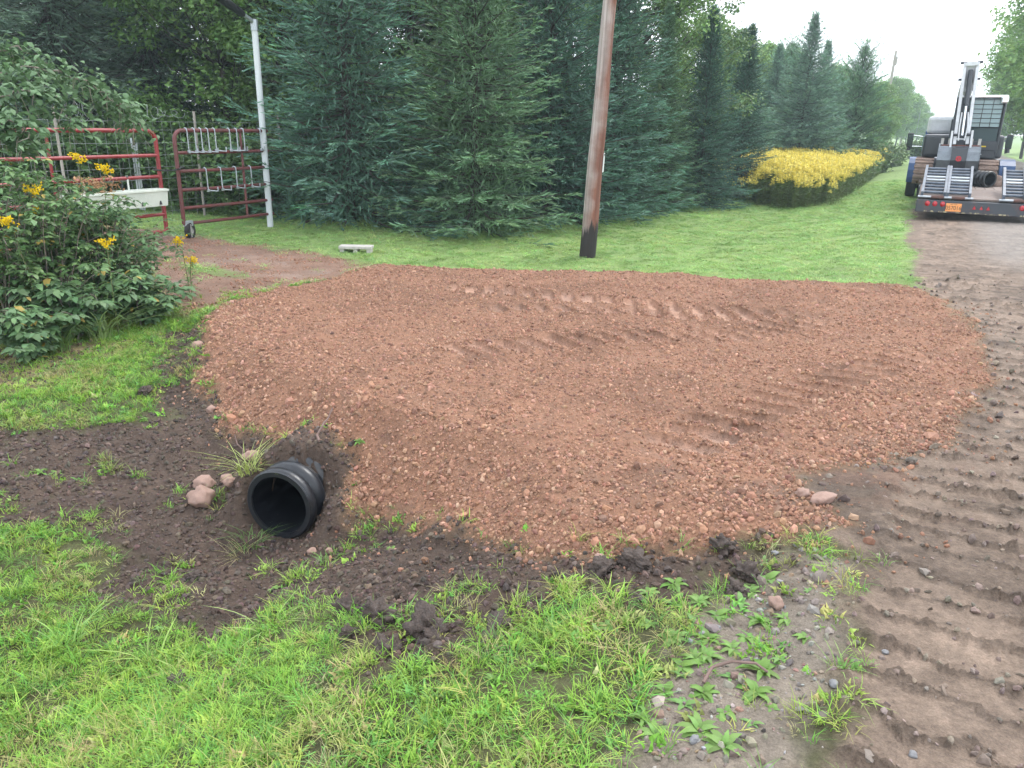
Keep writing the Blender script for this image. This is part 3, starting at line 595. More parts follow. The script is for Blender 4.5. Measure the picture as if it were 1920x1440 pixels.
tree(PIN, 1600, 42, .77, 'rounded soft pine left of the far utility pole', 'tree', 'pine_tree', group=GB)
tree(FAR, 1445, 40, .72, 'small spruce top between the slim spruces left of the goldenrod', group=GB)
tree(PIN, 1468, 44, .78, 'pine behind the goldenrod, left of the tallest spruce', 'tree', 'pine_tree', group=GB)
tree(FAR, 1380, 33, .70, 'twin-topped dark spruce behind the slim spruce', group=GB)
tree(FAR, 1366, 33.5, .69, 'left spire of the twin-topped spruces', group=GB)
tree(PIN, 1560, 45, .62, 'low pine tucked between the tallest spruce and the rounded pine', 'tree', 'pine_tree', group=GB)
GW = 'woodland trees behind the gates'
tree(HEM, 120, 17, 1.0, 'dark drooping conifer behind the left gate', name='conifer_tree', group=GW)
tree(HEM, 290, 19, 1.05, 'dark drooping conifer behind the gap between the gates', name='conifer_tree', group=GW)
tree(HEM, -60, 15, .95, 'dark drooping conifer at the left picture edge', name='conifer_tree', group=GW)
tree(MAP[0], 430, 17.5, 1.0, 'broad green maple behind the right gate', name='maple_tree', group=GW)
tree(MAP[1], 545, 18, 1.1, 'light green slender tree right behind the white post', name='leafy_tree', group=GW)
tree(MAP[0], 770, 20, 1.05, 'pale leafy tree filling the gap between the first two spruces', name='maple_tree', group=GW)
tree(MAP[1], 985, 22, 1.15, 'slender leafy tree rising behind the middle spruces', name='leafy_tree', group=GW)
tree(MAP[1], 1175, 21, 1.1, 'leafy tree with climbing vines behind the near utility pole', name='leafy_tree', group=GW)
tree(MAP[3], 1255, 22, 1.15, 'thin leafy tree with sky showing through right of the near pole', name='leafy_tree', group=GW)
tree(HEM, 480, 24, 1.25, 'tall dark conifer far behind the right gate', name='conifer_tree', group=GW)
tree(HEM, 640, 25, 1.3, 'tall dark conifer far behind the bluish spruce', name='conifer_tree', group=GW)
tree(HEM, 210, 25, 1.35, 'tall dark conifer far behind the left gate', name='conifer_tree', group=GW)
tree(HEM, 20, 24, 1.3, 'tall dark conifer at the far left behind the vines', name='conifer_tree', group=GW)
tree(MAP[0], 900, 27, 1.25, 'tall pale tree far behind the dense green spruce', name='maple_tree', group=GW)
for x, d, k, sc, lb in ((340, 23, 0, 1.15, 'leafy tree deep behind the gap of the gates'), (560, 22, 0, 1.15, 'leafy tree deep behind the white post'), (700, 23, 0, 1.2, 'leafy tree deep behind the bluish spruce'), (820, 24, 0, 1.2, 'leafy tree deep behind the pale concrete block'), (110, 22, 0, 1.2, 'leafy tree deep behind the left gate'), (1060, 26, 0, 1.25, 'leafy tree deep behind the near pole, left side'), (1150, 28, 0, 1.2, 'leafy tree deep behind the near pole, right side')):
    tree(MAP[k], x, d, sc, lb, name='maple_tree', group=GW)
tree(MAP[2], 1310, 34, .72, 'yellowish tree behind the pointed spruce', name='leafy_tree', group=GW)
tree(MAP[2], 1425, 46, .75, 'yellow-green tree between the dark spires', name='leafy_tree', group=GW)
for x, d, sc, lb in ((1475, 52, .78, 'leafy tree behind the goldenrod, left of the tallest spruce'), (1555, 54, .72, 'leafy tree behind the goldenrod, right of the tallest spruce'), (1640, 62, .68, 'leafy tree right of the rounded pine'), (1405, 42, .66, 'leafy tree behind the slim dark spruce'), (1345, 40, .66, 'leafy tree behind the twin-topped spruce')):
    tree(MAP[2], x, d, sc, lb, name='leafy_tree', group='trees behind the goldenrod')
GR = 'roadside trees along the distance'
for x, d, sc, lb in ((1662, 100, 1.0, 'light green tree right of the far utility pole'), (1682, 118, 1.12, 'rounded roadside tree behind the second far pole'), (1702, 135, 1.0, 'yellow-green roadside tree right of the second far pole'), (1722, 165, .92, 'smaller tree near the road vanishing point, left side'),
                     (1738, 215, .85, 'farthest tree left of the road, above the truck cab'), (1648, 90, .6, 'low bushy tree at the foot of the far utility pole')):
    tree(MAP[2], x, d, sc, lb, name='leafy_tree', group=GR)
for t, s, sc, lb in ((6.9, 40, 1.55, 'tall leafy tree just beyond the right picture edge'), (6.4, 50, 1.6, 'tall green tree at the right picture edge behind the excavator cab'), (6.4, 62, 1.5, 'green tree right of the excavator cab'), (6.4, 78, 1.35, 'green tree behind the excavator cab roof'), (6.6, 98, 1.2, 'hazy tree behind the excavator cab window'),
                     (7.0, 135, .95, 'hazy tree behind the excavator boom'), (7.0, 175, .9, 'distant hazy tree over the truck roof'), (6.5, 238, .9, 'farthest hazy tree above the truck window')):
    o = empty('leafy_tree', (t, s, -.2), random.uniform(0, 6), lb, 'tree', GR); o.scale = (sc,)*3; link('crown', MAP[2][0], o); link('trunk', MAP[2][1], o)

def make_bush(seed, H, Rb, nleaf, leaf, tone, stems=14):
    rg = np.random.default_rng(seed); segs = []; pts = []
    for k in range(stems):
        az = rg.uniform(0, 6.28); r_ = Rb*rg.uniform(.2, 1); p = np.array([math.cos(az)*r_*.25, math.sin(az)*r_*.25, 0]); h = H*rg.uniform(.55, 1)*(1-.35*r_/Rb); e = np.array([math.cos(az)*r_, math.sin(az)*r_, h])
        for i in range(5):
            a = p+(e-p)*i/5+np.array([0, 0, .12*H*math.sin(i/5*3.14)]); b = p+(e-p)*(i+1)/5+np.array([0, 0, .12*H*math.sin((i+1)/5*3.14)]); segs.append((a, b, .008*(1-i/6), .008*(1-(i+1)/6))); pts += [a, b, (a+b)/2]
    pts = np.array(pts); c = pts[rg.integers(0, len(pts), nleaf)]; B = c+rg.normal(0, .10*Rb+.03, (nleaf, 3)); B[:, 2] = np.abs(B[:, 2])+.01
    tn = np.array(tone)*(1+rg.normal(0, .18, (nleaf, 1)))*(1+rg.normal(0, .06, (nleaf, 3))); V, F, C = leaf_cloud(B, np.array([0, 0, 1.])+rg.normal(0, .45, (nleaf, 3)), leaf*rg.uniform(.6, 1.3, nleaf), rg, np.clip(tn, .005, .9), .62)
    TV, TF = limb_tubes(segs, 4); return fastmesh('bush_leaves', V, F, [M_LEAF], False, C), fastmesh('bush_stems', TV, TF, [M_TWIG], True)
BUSH = [make_bush(21, 1.2, .9, 3500, .085, (.11, .19, .07)), make_bush(22, 1.0, .8, 2500, .10, (.14, .21, .085))]
def bush(k, x, depth, sc, label, group, name='bush'):
    t, s = at_px(x, depth); o = empty(name, (t, s, land_z(t, s)-.02), random.uniform(0, 6), label, 'bush', group); o.scale = (sc,)*3; link('leaves', BUSH[k][0], o); link('stems', BUSH[k][1], o)
GU = 'undergrowth behind the gates and fence'
for x, d, sc, lb in ((60, 14.2, 1.5, 'dark leafy bush behind the left gate at the picture edge'), (190, 14.8, 1.4, 'dark bush behind the planter box'), (270, 16, 1.5, 'bush behind the small white post'), (345, 14.6, 1.2, 'bush seen through the left half of the right gate'), (430, 14.4, 1.4, 'bush seen through the right half of the right gate'), (500, 15, 1.3, 'bush behind the white post'), (-60, 13.5, 1.5, 'bush beyond the left picture edge')):
    bush(0, x, d, sc, lb, GU)
for x, d, sc, lb in ((745, 17.5, 2.5, 'bush in the gap between the bluish and the dense green spruce'), (830, 18.5, 2.6, 'bush deep behind the dense green spruce'), (965, 18, 2.5, 'bush behind the gap left of the near pole'), (1095, 20, 2.5, 'bush right behind the near pole'), (1195, 22, 2.3, 'bush behind the vine-grown spruce'), (640, 18, 2.5, 'bush deep behind the bluish spruce'), (1285, 25, 1.6, 'bush behind the pointed spruce')):
    bush(0, x, d, sc, lb, 'bushes between the spruces')
for x, d, sc, lb in ((1610, 33, 1.5, 'pale shrub at the foot of the rounded pine'), (1650, 40, 1.6, 'grey-green shrub at the foot of the far pole'), (1690, 47, 1.6, 'roadside shrub left of the truck mirror'), (1565, 34, 1.5, 'shrub behind the goldenrod middle'), (1720, 60, 1.8, 'roadside shrub far down the left verge')):
    bush(1, x, d, sc, lb, 'shrubs along the left verge')

# goldenrod field: one mass of stems and yellow plumes
def goldenrod_mesh(name, seed, H, flowers=True):
    rg = np.random.default_rng(seed); n = 34; B = np.zeros((n, 3)); B[:, 2] = rg.uniform(.04, .85, n)*H; az = rg.uniform(0, 6.28, n); D = np.stack([np.cos(az), np.sin(az), np.full(n, .35)], 1)
    V, F, C = spindles(B, D, rg.uniform(.08, .15, n), np.full(n, .012), rg, np.array([[.13, .19, .06]])*(1+rg.normal(0, .15, (n, 1))), 1)
    sv, sf = limb_tubes([((0, 0, 0), (.02, .01, H), .005, .003)], 3); sf = np.concatenate([sf[:, [0, 1, 2]], sf[:, [0, 2, 3]]]); F = np.concatenate([F, sf+len(V)]); C = np.concatenate([C, np.tile([[.14, .16, .06]], (len(sv), 1))]); V = np.concatenate([V, sv])
    if flowers:
        m = 46; q = rg.random(m); az = rg.uniform(0, 6.28, m); B = np.stack([np.cos(az)*.02, np.sin(az)*.02, H-.02-.2*q], 1); D = np.stack([np.cos(az), np.sin(az), rg.uniform(.0, .7, m)], 1)
        v, f, c = spindles(B, D, (.04+.10*q)*rg.uniform(.8, 1.2, m), np.full(m, .013), rg, np.array([[.74, .63, .14]])*(1+rg.normal(0, .12, (m, 1))), 1); F = np.concatenate([F, f+len(V)]); V = np.concatenate([V, v]); C = np.concatenate([C, c])
    return fastmesh(name, V, F, [M_LEAF], False, C)
def goldenrod_field():
    pr = [goldenrod_mesh('goldenrod_stem', s, 1.2) for s in range(4)]+[blade_mesh('field_grass', 34, .14, .45, 1.0, .009, .45, 60+s, M_BLADE, 3) for s in range(2)]
    PG = [at_px(1392, 25), at_px(1428, 21.6), at_px(1500, 20.9), at_px(1590, 22.0), at_px(1645, 32), at_px(1676, 46), at_px(1600, 46), at_px(1370, 36)]
    bx = (min(p[0] for p in PG), max(p[0] for p in PG), min(p[1] for p in PG), max(p[1] for p in PG))
    P, m, rg = sample(30000, bx, lambda T, S, m: sst(-.8, .5, sdpoly(PG, T, S)+.8*m['n1'])*np.clip(.35+.4*sdpoly(PG, T, S), .2, .75), 30); n = len(P)
    e = sdpoly(PG, P[:, 0], P[:, 1]); grassy = rg.random(n) < np.where(e < .7, 1.0, np.clip(1.35-.5*e+.9*fbm(P[:, 0], P[:, 1], 1.0, 3, seed=83), .45, 1)); idx = np.where(grassy, rg.integers(4, 6, n), rg.integers(0, 4, n))
    sc = (rg.uniform(.78, 1.0, n)*(.92+.16*fbm(P[:, 0], P[:, 1], 1.4, 3, seed=81))*np.where(grassy, .95, 1.0)*np.where(grassy, .62+.4*sst(-.5, .6, e), .95+.1*sst(-.5, 1.0, e)))[:, None]*np.array([[1.2, 1.2, 1.05]])
    scatter('goldenrod', P, np.stack([rg.normal(0, .08, n), rg.normal(0, .08, n), rg.uniform(0, 6.28, n)], 1), sc, tints(rg, n, [(.34, .42, .17), (.42, .44, .22), (.30, .40, .17)], .12), idx, pr, 'field of yellow goldenrod with green stems behind the lawn')
goldenrod_field()
# ------------------------------------------------------------------ poles, gates, fence, post
M_RED = mat('red_gate_paint', (.24, .028, .032), .42, noise=.25, nscale=5, bump=.001, bscale=60)
M_RED2 = mat('weathered_red_gate_paint', (.15, .032, .034), .55, color2=(.095, .04, .036), nscale=4)
M_WHITEPVC = mat('white_pipe', (.46, .50, .53), .5, color2=(.60, .63, .65), nscale=3, stretch=(1, 1, .3))
M_BLACK = mat('black_plastic', (.012, .012, .014), .4)
M_GALV = mat('galvanised_steel', (.36, .39, .42), .42, .7, noise=.15, nscale=20)
M_WIRE = mat('fence_wire', (.30, .32, .33), .5, .5)
M_RUBBER = mat('rubber', (.018, .018, .019), .8, noise=.25, nscale=15)
M_STEELRIM = mat('grey_rim', (.35, .34, .32), .5, .4, noise=.2)
M_PLANTER = mat('planter_plastic', (.50, .55, .48), .5, color2=(.66, .69, .62), nscale=4, bump=.002, bscale=20)
M_CONC = mat('concrete', (.42, .40, .37), .9, noise=.15, nscale=14, bump=.004, bscale=50)
M_TAG = mat('pole_tag', (.62, .64, .64), .5)
M_DRY = mat('dried_plant', (.36, .22, .12), .8, noise=.2)

def pole_material(dark_h):
    m = bpy.data.materials.new('weathered_pole_wood'); m.use_nodes = True; t = m.node_tree; b = t.nodes['Principled BSDF']; lk = t.links.new; N = t.nodes.new
    tcn = N('ShaderNodeTexCoord'); mp = N('ShaderNodeMapping'); mp.inputs['Scale'].default_value = (26, 26, .8); lk(tcn.outputs['Object'], mp.inputs['Vector'])
    n = N('ShaderNodeTexNoise'); n.inputs['Scale'].default_value = 1; n.inputs['Detail'].default_value = 6; n.inputs['Roughness'].default_value = .6; lk(mp.outputs[0], n.inputs['Vector'])
    n2 = N('ShaderNodeTexNoise'); n2.inputs['Scale'].default_value = 3.2; n2.inputs['Detail'].default_value = 4; lk(tcn.outputs['Object'], n2.inputs['Vector'])
    sx = N('ShaderNodeSeparateXYZ'); lk(tcn.outputs['Object'], sx.inputs[0])
    # grey weathered side (object -X) against the red-brown side
    def math_(op, a, b_=None, v=None):
        q = N('ShaderNodeMath'); q.operation = op; lk(a, q.inputs[0])
        if b_ is not None: lk(b_, q.inputs[1])
        if v is not None: q.inputs[1].default_value = v
        return q.outputs[0]
    gx = math_('MULTIPLY', sx.outputs['X'], v=4.2); gz = math_('MULTIPLY', sx.outputs['Z'], v=-.085); ns = math_('MULTIPLY', n2.outputs['Fac'], v=1.3)
    k = math_('ADD', math_('ADD', gx, gz), ns)
    r1 = N('ShaderNodeValToRGB'); r1.color_ramp.elements[0].position = .05; r1.color_ramp.elements[1].position = .75; r1.color_ramp.elements[0].color = (.40, .35, .33, 1); r1.color_ramp.elements[1].color = (.185, .075, .05, 1); lk(k, r1.inputs[0])
    r2 = N('ShaderNodeValToRGB'); r2.color_ramp.elements[0].position = .35; r2.color_ramp.elements[1].position = .65; r2.color_ramp.elements[0].color = (.62, .60, .58, 1); r2.color_ramp.elements[1].color = (1.2, 1.2, 1.2, 1); lk(n.outputs['Fac'], r2.inputs[0])
    mm = N('ShaderNodeMix'); mm.data_type = 'RGBA'; mm.blend_type = 'MULTIPLY'; mm.inputs['Factor'].default_value = 1; lk(r1.outputs[0], mm.inputs['A']); lk(r2.outputs[0], mm.inputs['B'])
    zz = math_('ADD', sx.outputs['Z'], math_('MULTIPLY', n.outputs['Fac'], v=-.9)); r3 = N('ShaderNodeValToRGB'); r3.color_ramp.elements[0].position = max(0, dark_h-.44); r3.color_ramp.elements[1].position = dark_h-.36; lk(zz, r3.inputs[0])
    m2 = N('ShaderNodeMix'); m2.data_type = 'RGBA'; m2.inputs['A'].default_value = (.022, .017, .016, 1); lk(r3.outputs[0], m2.inputs['Factor']); lk(mm.outputs['Result'], m2.inputs['B']); lk(m2.outputs['Result'], b.inputs['Base Color'])
    b.inputs['Roughness'].default_value = .8; bp = N('ShaderNodeBump'); bp.inputs['Distance'].default_value = .01; lk(n.outputs['Fac'], bp.inputs['Height']); lk(bp.outputs['Normal'], b.inputs['Normal']); return m
M_POLE = pole_material(.50)
M_POLEFAR = mat('grey_pole_wood', (.33, .30, .27), .85, noise=.2, nscale=3)

def utility_pole():
    t, s = -4.55, 11.3; o = empty('utility_pole', (t, s, land_z(t, s)-.1), YAW, 'leaning brown wooden utility pole with dark base on the lawn', 'utility pole')
    o.rotation_euler = (R(-.5), R(2.4), YAW)
    mb = MB(); pts = [(0.006*math.sin(i*1.7), .006*math.cos(i*1.1), i*.5) for i in range(19)]; mb.tube(pts, [.128-.0042*i for i in range(19)], 20); mb.build('pole', M_POLE, o, True)
    tg = MB().box(-.03, .03, -.004, .004, -.14, .14, bev=.003); q = tg.build('tag', M_TAG, o); q.location = (.118, -.035, 1.52); q.rotation_euler.z = R(70); q['label'] = 'narrow white tag plate on the pole'
    q2 = MB().box(-.024, .024, -.0025, .0025, -.012, .012).build('tag_text', M_BLACK, q); q2.location = (0, -.0052, .115)
utility_pole()
for s_, h, lb in ((82, 9.0, 'thin grey utility pole beside the rounded pine'), (133, 8.4, 'paler utility pole further down the verge'), (235, 9, 'farthest tiny utility pole left of the truck')):
    o = empty('utility_pole', (-4.6, s_, -.4), 0, lb, 'utility pole', 'utility poles receding along the verge'); o.rotation_euler.y = R(1.2)
    MB().tube([(0, 0, 0), (0, 0, h/2), (0, 0, h)], [.16, .14, .11], 10).build('pole', M_POLEFAR, o, True)
    MB().tube([(.16, 0, h-1.2), (.16, 0, h-.5)], .09, 8).build('insulator', M_POLEFAR, o, True)

def gate(name, s0, s1, zs, m, rz, label, curve_at, uprights):
    """tubular gate along +Y from local 0 to len; curved top corner at one end"""
    L_ = s1-s0; o = empty(name, (-9.4, s0, land_z(-9.4, s0)), rz, label, 'gate', 'tubular farm gates'); r_ = .024; top, bot = zs[0], zs[-1]; rc = .13
    arc = [(0, rc-rc*math.cos(a), top-rc+rc*math.sin(a)) for a in np.linspace(0, math.pi/2, 7)]
    fr = [(0, 0, bot)]+arc+[(0, L_, top)]
    if curve_at == 'end': fr = [(x, L_-y, z) for x, y, z in fr]
    MB().tube(fr, .028, 12).build('frame', m, o, True)
    for z in zs[1:]:
        MB().tube([(0, .0, z), (0, L_/2, z-.004), (0, L_, z)], r_, 10).build('rail', m, o, True)
    for y in uprights:
        MB().tube([(-.004, y, bot), (-.004, y, top)], .018, 8).build('upright', m, o, True)
    return o
GZ = (1.49, 1.19, .94, .68, .43, .21)
gl = gate('farm_gate', 4.1, 7.52, (1.47, 1.15, .87, .61, .36, .13), M_RED, 0, 'bright red tubular gate at left, carrying a pale planter box', 'end', (1.9, .2))
gr = gate('farm_gate', 7.83, 9.60, GZ, M_RED2, 0, 'dull red tubular gate on a caster wheel, hung with silver hooks', 'start', (1.22, 1.74))
# caster wheel of the right gate
br = MB().box(-.03, .03, .0, .14, .17, .25, bev=.006); br.build('caster_bracket', M_GALV, gr)
MB().tube([(-.045, .07, .02), (-.045, .07, .2)], .012, 8).tube([(.045, .07, .02), (.045, .07, .2)], .012, 8).build('caster_fork', M_STEELRIM, gr, True)
Mw = Matrix.Translation((0, .09, .105)) @ Matrix.Rotation(R(24), 4, 'Z')
ty = MB().lathe([(.055, -.03), (.09, -.036), (.115, -.03), (.122, 0), (.115, .03), (.09, .036), (.055, .03)], 24, Mw, True).build('tyre', M_RUBBER, gr, True)
MB().lathe([(.001, -.022), (.03, -.026), (.05, -.018), (.056, -.03), (.056, .03), (.05, .018), (.03, .026), (.001, .022)], 20, Mw).build('rim', M_STEELRIM, gr, True)
# latch strap between the gates
st = MB().tube([(0, 7.40, .98), (.03, 7.55, .965), (.02, 7.7, .96), (0, 7.86, .975)], .011, 8).tube([(.03, 7.80, .97), (.04, 7.84, 1.0), (.03, 7.9, .99)], .014, 8).build('latch_strap', M_BLACK, None, True); st.location = (-9.37, 0, land_z(-9.4, 7.8)); tag(st, 'black strap tying the two red gates together', 'strap')

def hook_mesh(drop, reach, up):
    mb = MB(); mb.tube([(-.035, 0, -.03), (-.03, 0, .02), (0, 0, .034), (.03, 0, .02), (.034, 0, -.03), (.036, 0, -drop)], .009, 7); mb.tube([(.036, 0, -drop), (.036+reach*.35, reach*.93, -drop-.012), (.036+reach*.36, reach*.95, -drop+up)], .0105, 7); return mb
order = ['first', 'second', 'third', 'fourth', 'fifth', 'sixth', 'seventh', 'eighth', 'ninth']
def place_hooks(ys, z, row):
    for i, (y, dr, rc) in enumerate(ys):
        o = empty('metal_hook', (-9.4+.0, 7.83+y, land_z(-9.4, 7.83)+z), 0, f'silver angled hook, {order[i]} from the left on the {row} rail of the right gate', 'hook', 'silver hooks hung on the right gate'); o.rotation_euler.z = random.uniform(-.12, .12)
        mb = hook_mesh(dr, rc, .05); mb.build('hook_bar', M_GALV, o, True); MB().box(-.012, .02, -.02, .02, -.02, .02, bev=.005).build('joint', M_GALV, o).location = (.036, 0, -dr)
place_hooks([(.20, .29, .12), (.33, .29, .10), (.45, .29, .10), (.57, .29, .12), (.70, .28, .14), (.98, .28, .13), (1.12, .28, .10), (1.25, .28, .04), (1.60, .28, .05)], GZ[0]+.002, 'top')
place_hooks([(.47, .29, .14), (.74, .29, .13), (1.03, .28, .12), (1.34, .28, .12)], GZ[2]+.002, 'third')

def planter():
    o = empty('planter_box', (-9.28, 6.02, land_z(-9.4, 6.5)+.50), 0, 'long pale plastic planter box hanging on the left red gate', 'planter'); Lp = 1.42
    prof = [(-.075, 0), (.075, 0), (.10, .20), (.085, .20), (.064, .018), (-.064, .018), (-.085, .20), (-.10, .20)]
    mb = MB(); n = len(prof); mb.add([(x, 0, z) for x, z in prof]+[(x, Lp, z) for x, z in prof], [(i, (i+1) % n, n+(i+1) % n, n+i) for i in range(n)])
    for y in (0, Lp): mb.add([(-.075, y, 0), (.075, y, 0), (.10, y, .20), (-.10, y, .20)], [(0, 1, 2, 3)])
    mb.build('box', M_PLANTER, o)
    MB().box(-.115, -.085, -.012, Lp+.012, .195, .225, bev=.004).box(.085, .115, -.012, Lp+.012, .195, .225, bev=.004).box(-.085, .085, -.012, .012, .195, .225, bev=.004).box(-.085, .085, Lp-.012, Lp+.012, .195, .225, bev=.004).build('rim', M_PLANTER, o)
    for y in (.18, .52, 1.02, 1.3): MB().prism([(-.02, 0), (.02, 0), (.008, .07), (-.008, .07)], .0, .006, Matrix.Translation((.084, y, .02)) @ Matrix.Rotation(R(-7), 4, 'Y')).build('clip', M_BLACK, o)
    for y in (.35, .98): MB().box(-.108, -.10, y-.012, y+.012, .1, .40).box(-.12, -.10, y-.012, y+.012, .375, .405).build('hanger', M_PLANTER, o)
    MB().box(-.085, .085, .012, Lp-.012, .10, .17).build('potting_soil', mat('potting_soil', (.05, .035, .025), .95, bump=.01, bscale=60), o)
    rg = np.random.default_rng(5); n = 260; B = np.stack([rg.normal(0, .05, n), rg.uniform(.15, .75, n), rg.uniform(.2, .42, n)], 1); V, F, C = leaf_cloud(B, rg.normal(0, 1, (n, 3)), rg.uniform(.03, .07, n), rg, np.array([[.42, .25, .13]])*(1+rg.normal(0, .2, (n, 1))))
    p = link('dried_flowers', fastmesh('dried_flowers', V, F, [M_LEAF], False, C), o); p['label'] = 'withered orange-brown plants'; p['kind'] = 'stuff'
    return o
planter()

def white_post():
    z0 = land_z(-9.44, 9.56); o = empty('lamp_post', (-9.40, 9.52, z0-.05), 0, 'white pipe post with black-tipped arm beside the right gate', 'post')
    MB().tube([(0, 0, 0), (0, 0, 1.6), (0, 0, 3.13)], [.048, .048, .046], 16).build('post', M_WHITEPVC, o, True)
    a = Vector((.05, -.93, .34)).normalized(); p0 = Vector((0, 0, 3.10)); MB().tube([p0-Vector((0, 0, .06)), p0+a*.05, p0+a*.30], .032, 12).build('arm', M_GALV, o, True)
    MB().tube([(0, 0, 2.98), (0, 0, 3.14)], .056, 14).build('elbow_bracket', M_GALV, o, True)
    MB().tube([p0+a*.22, p0+a*.26, p0+a*.5, p0+a*.95], [.034, .05, .062, .07], 12).build('lamp_head', M_BLACK, o, True)
white_post()

def wire_fence():
    o = empty('wire_fence', (-11.3, 5.0, land_z(-11.3, 7)), 0, 'woven wire fence with a loose coil along its top behind the gates', 'fence'); Lf = 7.0
    hw = MB().tube([(0, 0, 0), (0, Lf/2, -.01), (0, Lf, 0)], .0032, 5); w0 = hw.build('wire', M_WIRE, o); zs = (.15, .32, .5, .68, .87, 1.06, 1.25, 1.45, 1.58)
    w0.location.z = zs[0]
    for z in zs[1:]:
        c = link('wire', w0.data, o); c.location.z = z
    sw = None
    for i in range(41):
        if sw is None: sw = MB().tube([(0, 0, .05), (0, 0, 1.58)], .0022, 4).build('stay_wire', M_WIRE, o); c = sw
        else: c = link('stay_wire', sw.data, o)
        c.location.y = i*Lf/40
    for y in (.1, 2.4, 4.9, 6.9): MB().tube([(-.03, y, 0), (-.03, y, 1.75)], .02, 8).build('fence_post', M_POLEFAR, o, True)
    pts = [((.09+.04*math.sin(a*.37))*math.cos(a), 2.5+a*.022+.05*math.sin(a*.21), 1.70+(.09+.05*math.sin(a*.13))*math.sin(a)) for a in np.arange(0, 95, .5)]; MB().tube(pts, .0028, 4).build('wire_coil', M_WIRE, o)
wire_fence()
def slat_post():
    t, s = at_px(245, 14.6); o = empty('slatted_post', (t, s, land_z(t, s)), YAW, 'small whitish slatted post behind the left gate', 'post')
    for i, (x, h) in enumerate(((-.04, 1.28), (.0, 1.15), (.04, 1.2))): MB().box(x-.014, x+.014, -.01+.004*i, .012+.004*i, 0, h, bev=.002).build('slat', M_WHITEPVC, o)
    MB().box(-.06, .06, .03, .045, .55, .6).build('crossbar', M_WHITEPVC, o)
slat_post()
def concrete_block():
    t, s = -7.12, 8.85; o = empty('concrete_block', (t, s, land_z(t, s)+.005), R(27), 'flat pale concrete block on the grass below the bluish spruce', 'block')
    MB().box(-.235, .235, -.10, .10, .045, .085, bev=.006).build('slab', M_CONC, o)
    for x in (-.19, 0, .19): MB().box(x-.03, x+.03, -.088, .088, -.02, .0445, bev=.005).build('foot', M_CONC, o)
concrete_block()

# ------------------------------------------------------------------ culvert, stones, clods, sticks
M_HDPE = mat('black_corrugated_plastic', (.011, .013, .017), .36, color2=(.05, .042, .035), nscale=7, thresh=(.55, .8), spec=.5, bump=.0015, bscale=70)
M_LINER = mat('shaded_black_liner', (.006, .007, .010), .55, spec=.2)  # darker than the wall plastic: shade inside the pipe is painted in
def culvert(name, loc, rz, Lc, rib, label, tilt=0.0, Ro=PIPE_R, rings=None):
    o = empty(name, loc, 0, label, 'pipe'); o.rotation_euler = (tilt, 0, rz)
    M = Matrix.Rotation(R(90), 4, 'Z'); prof = [(Ro-.035, 0), (Ro-.012, 0), (Ro, .012), (Ro, .05), (Ro-.006, .056), (Ro-.03, .066)]; x = .066
    while x < Lc:
        g = .02; prof += [(Ro-.030, x+g), (Ro-.008, x+g+.016), (Ro, x+g+.032), (Ro, x+g+rib*.55), (Ro-.008, x+g+rib*.55+.016), (Ro-.03, x+g+rib*.55+.03)]; x += g+rib*.55+.045
    MB().lathe(prof, 48, M).build('corrugated_wall', M_HDPE, o, True, angle=50)
    MB().lathe([(Ro-.035, 0), (Ro-.040, .02), (Ro-.040, x)], 48, M).build('liner', M_LINER, o, True)
    MB().lathe([(Ro-.037, -.004), (Ro-.010, -.004), (Ro-.006, .004), (Ro-.010, .012), (Ro-.037, .012)], 48, M, True).build('end_rim', M_HDPE, o, True)
    MB().lathe([(.001, x), (Ro-.02, x), (Ro-.02, x+.01), (.001, x+.01)], 32, M).build('light_stop_disc', M_BLACK, o)  # unseen disc added to keep light from leaking in at the far end
    return o
culvert('culvert_pipe', (PIPE_T, PIPE_S, PIPE_Z), R(11.5), 3.2, .11, 'black corrugated culvert pipe opening in the dirt bank', R(-1.5))

M_ROCK = mat('reddish_rock', (.23, .145, .112), .85, color2=(.31, .205, .165), nscale=9, bump=.006, bscale=30)
M_GROCK = mat('grey_rock', (.13, .13, .135), .7, color2=(.22, .22, .225), nscale=12, bump=.004, bscale=40)
M_CLOD = mat('dark_soil_clod', (.045, .034, .029), .95, color2=(.085, .063, .052), nscale=22, bump=.02, bscale=45)
def lump(name, t, s, sx, sy, sz, seed, m, label, cat, group, sub=3, rough=.16, sink=.25):
    bm = bmesh.new(); bmesh.ops.create_icosphere(bm, subdivisions=sub, radius=1); rg = random.Random(seed); from mathutils import noise as mn
    axs = [(Vector((rg.gauss(0, 1), rg.gauss(0, 1), rg.gauss(0, .7))).normalized(), rg.uniform(.62, .92)) for _ in range(7)]; off = Vector((seed*3.1, 0, 0))
    for v in bm.verts:
        p = v.co.copy()
        for a, d in axs:
            k = p.dot(a)
            if k > d: p -= a*(k-d)*.85
        p *= 1+rough*(mn.noise(p*2.2+off)+.6*mn.noise(p*5+off)+.4*mn.noise(p*11+off)); v.co = Vector((p.x*sx, p.y*sy, p.z*sz))
    me = bpy.data.meshes.new(name); bm.to_mesh(me); bm.free(); me.materials.append(m)
    for p in me.polygons: p.use_smooth = True
    o = link(name, me, None, (t, s, land_z(t, s)+sz*(1-2*sink))); o.rotation_euler.z = rg.uniform(0, 6.28); return tag(o, label, cat, group)
GST = 'loose stones'
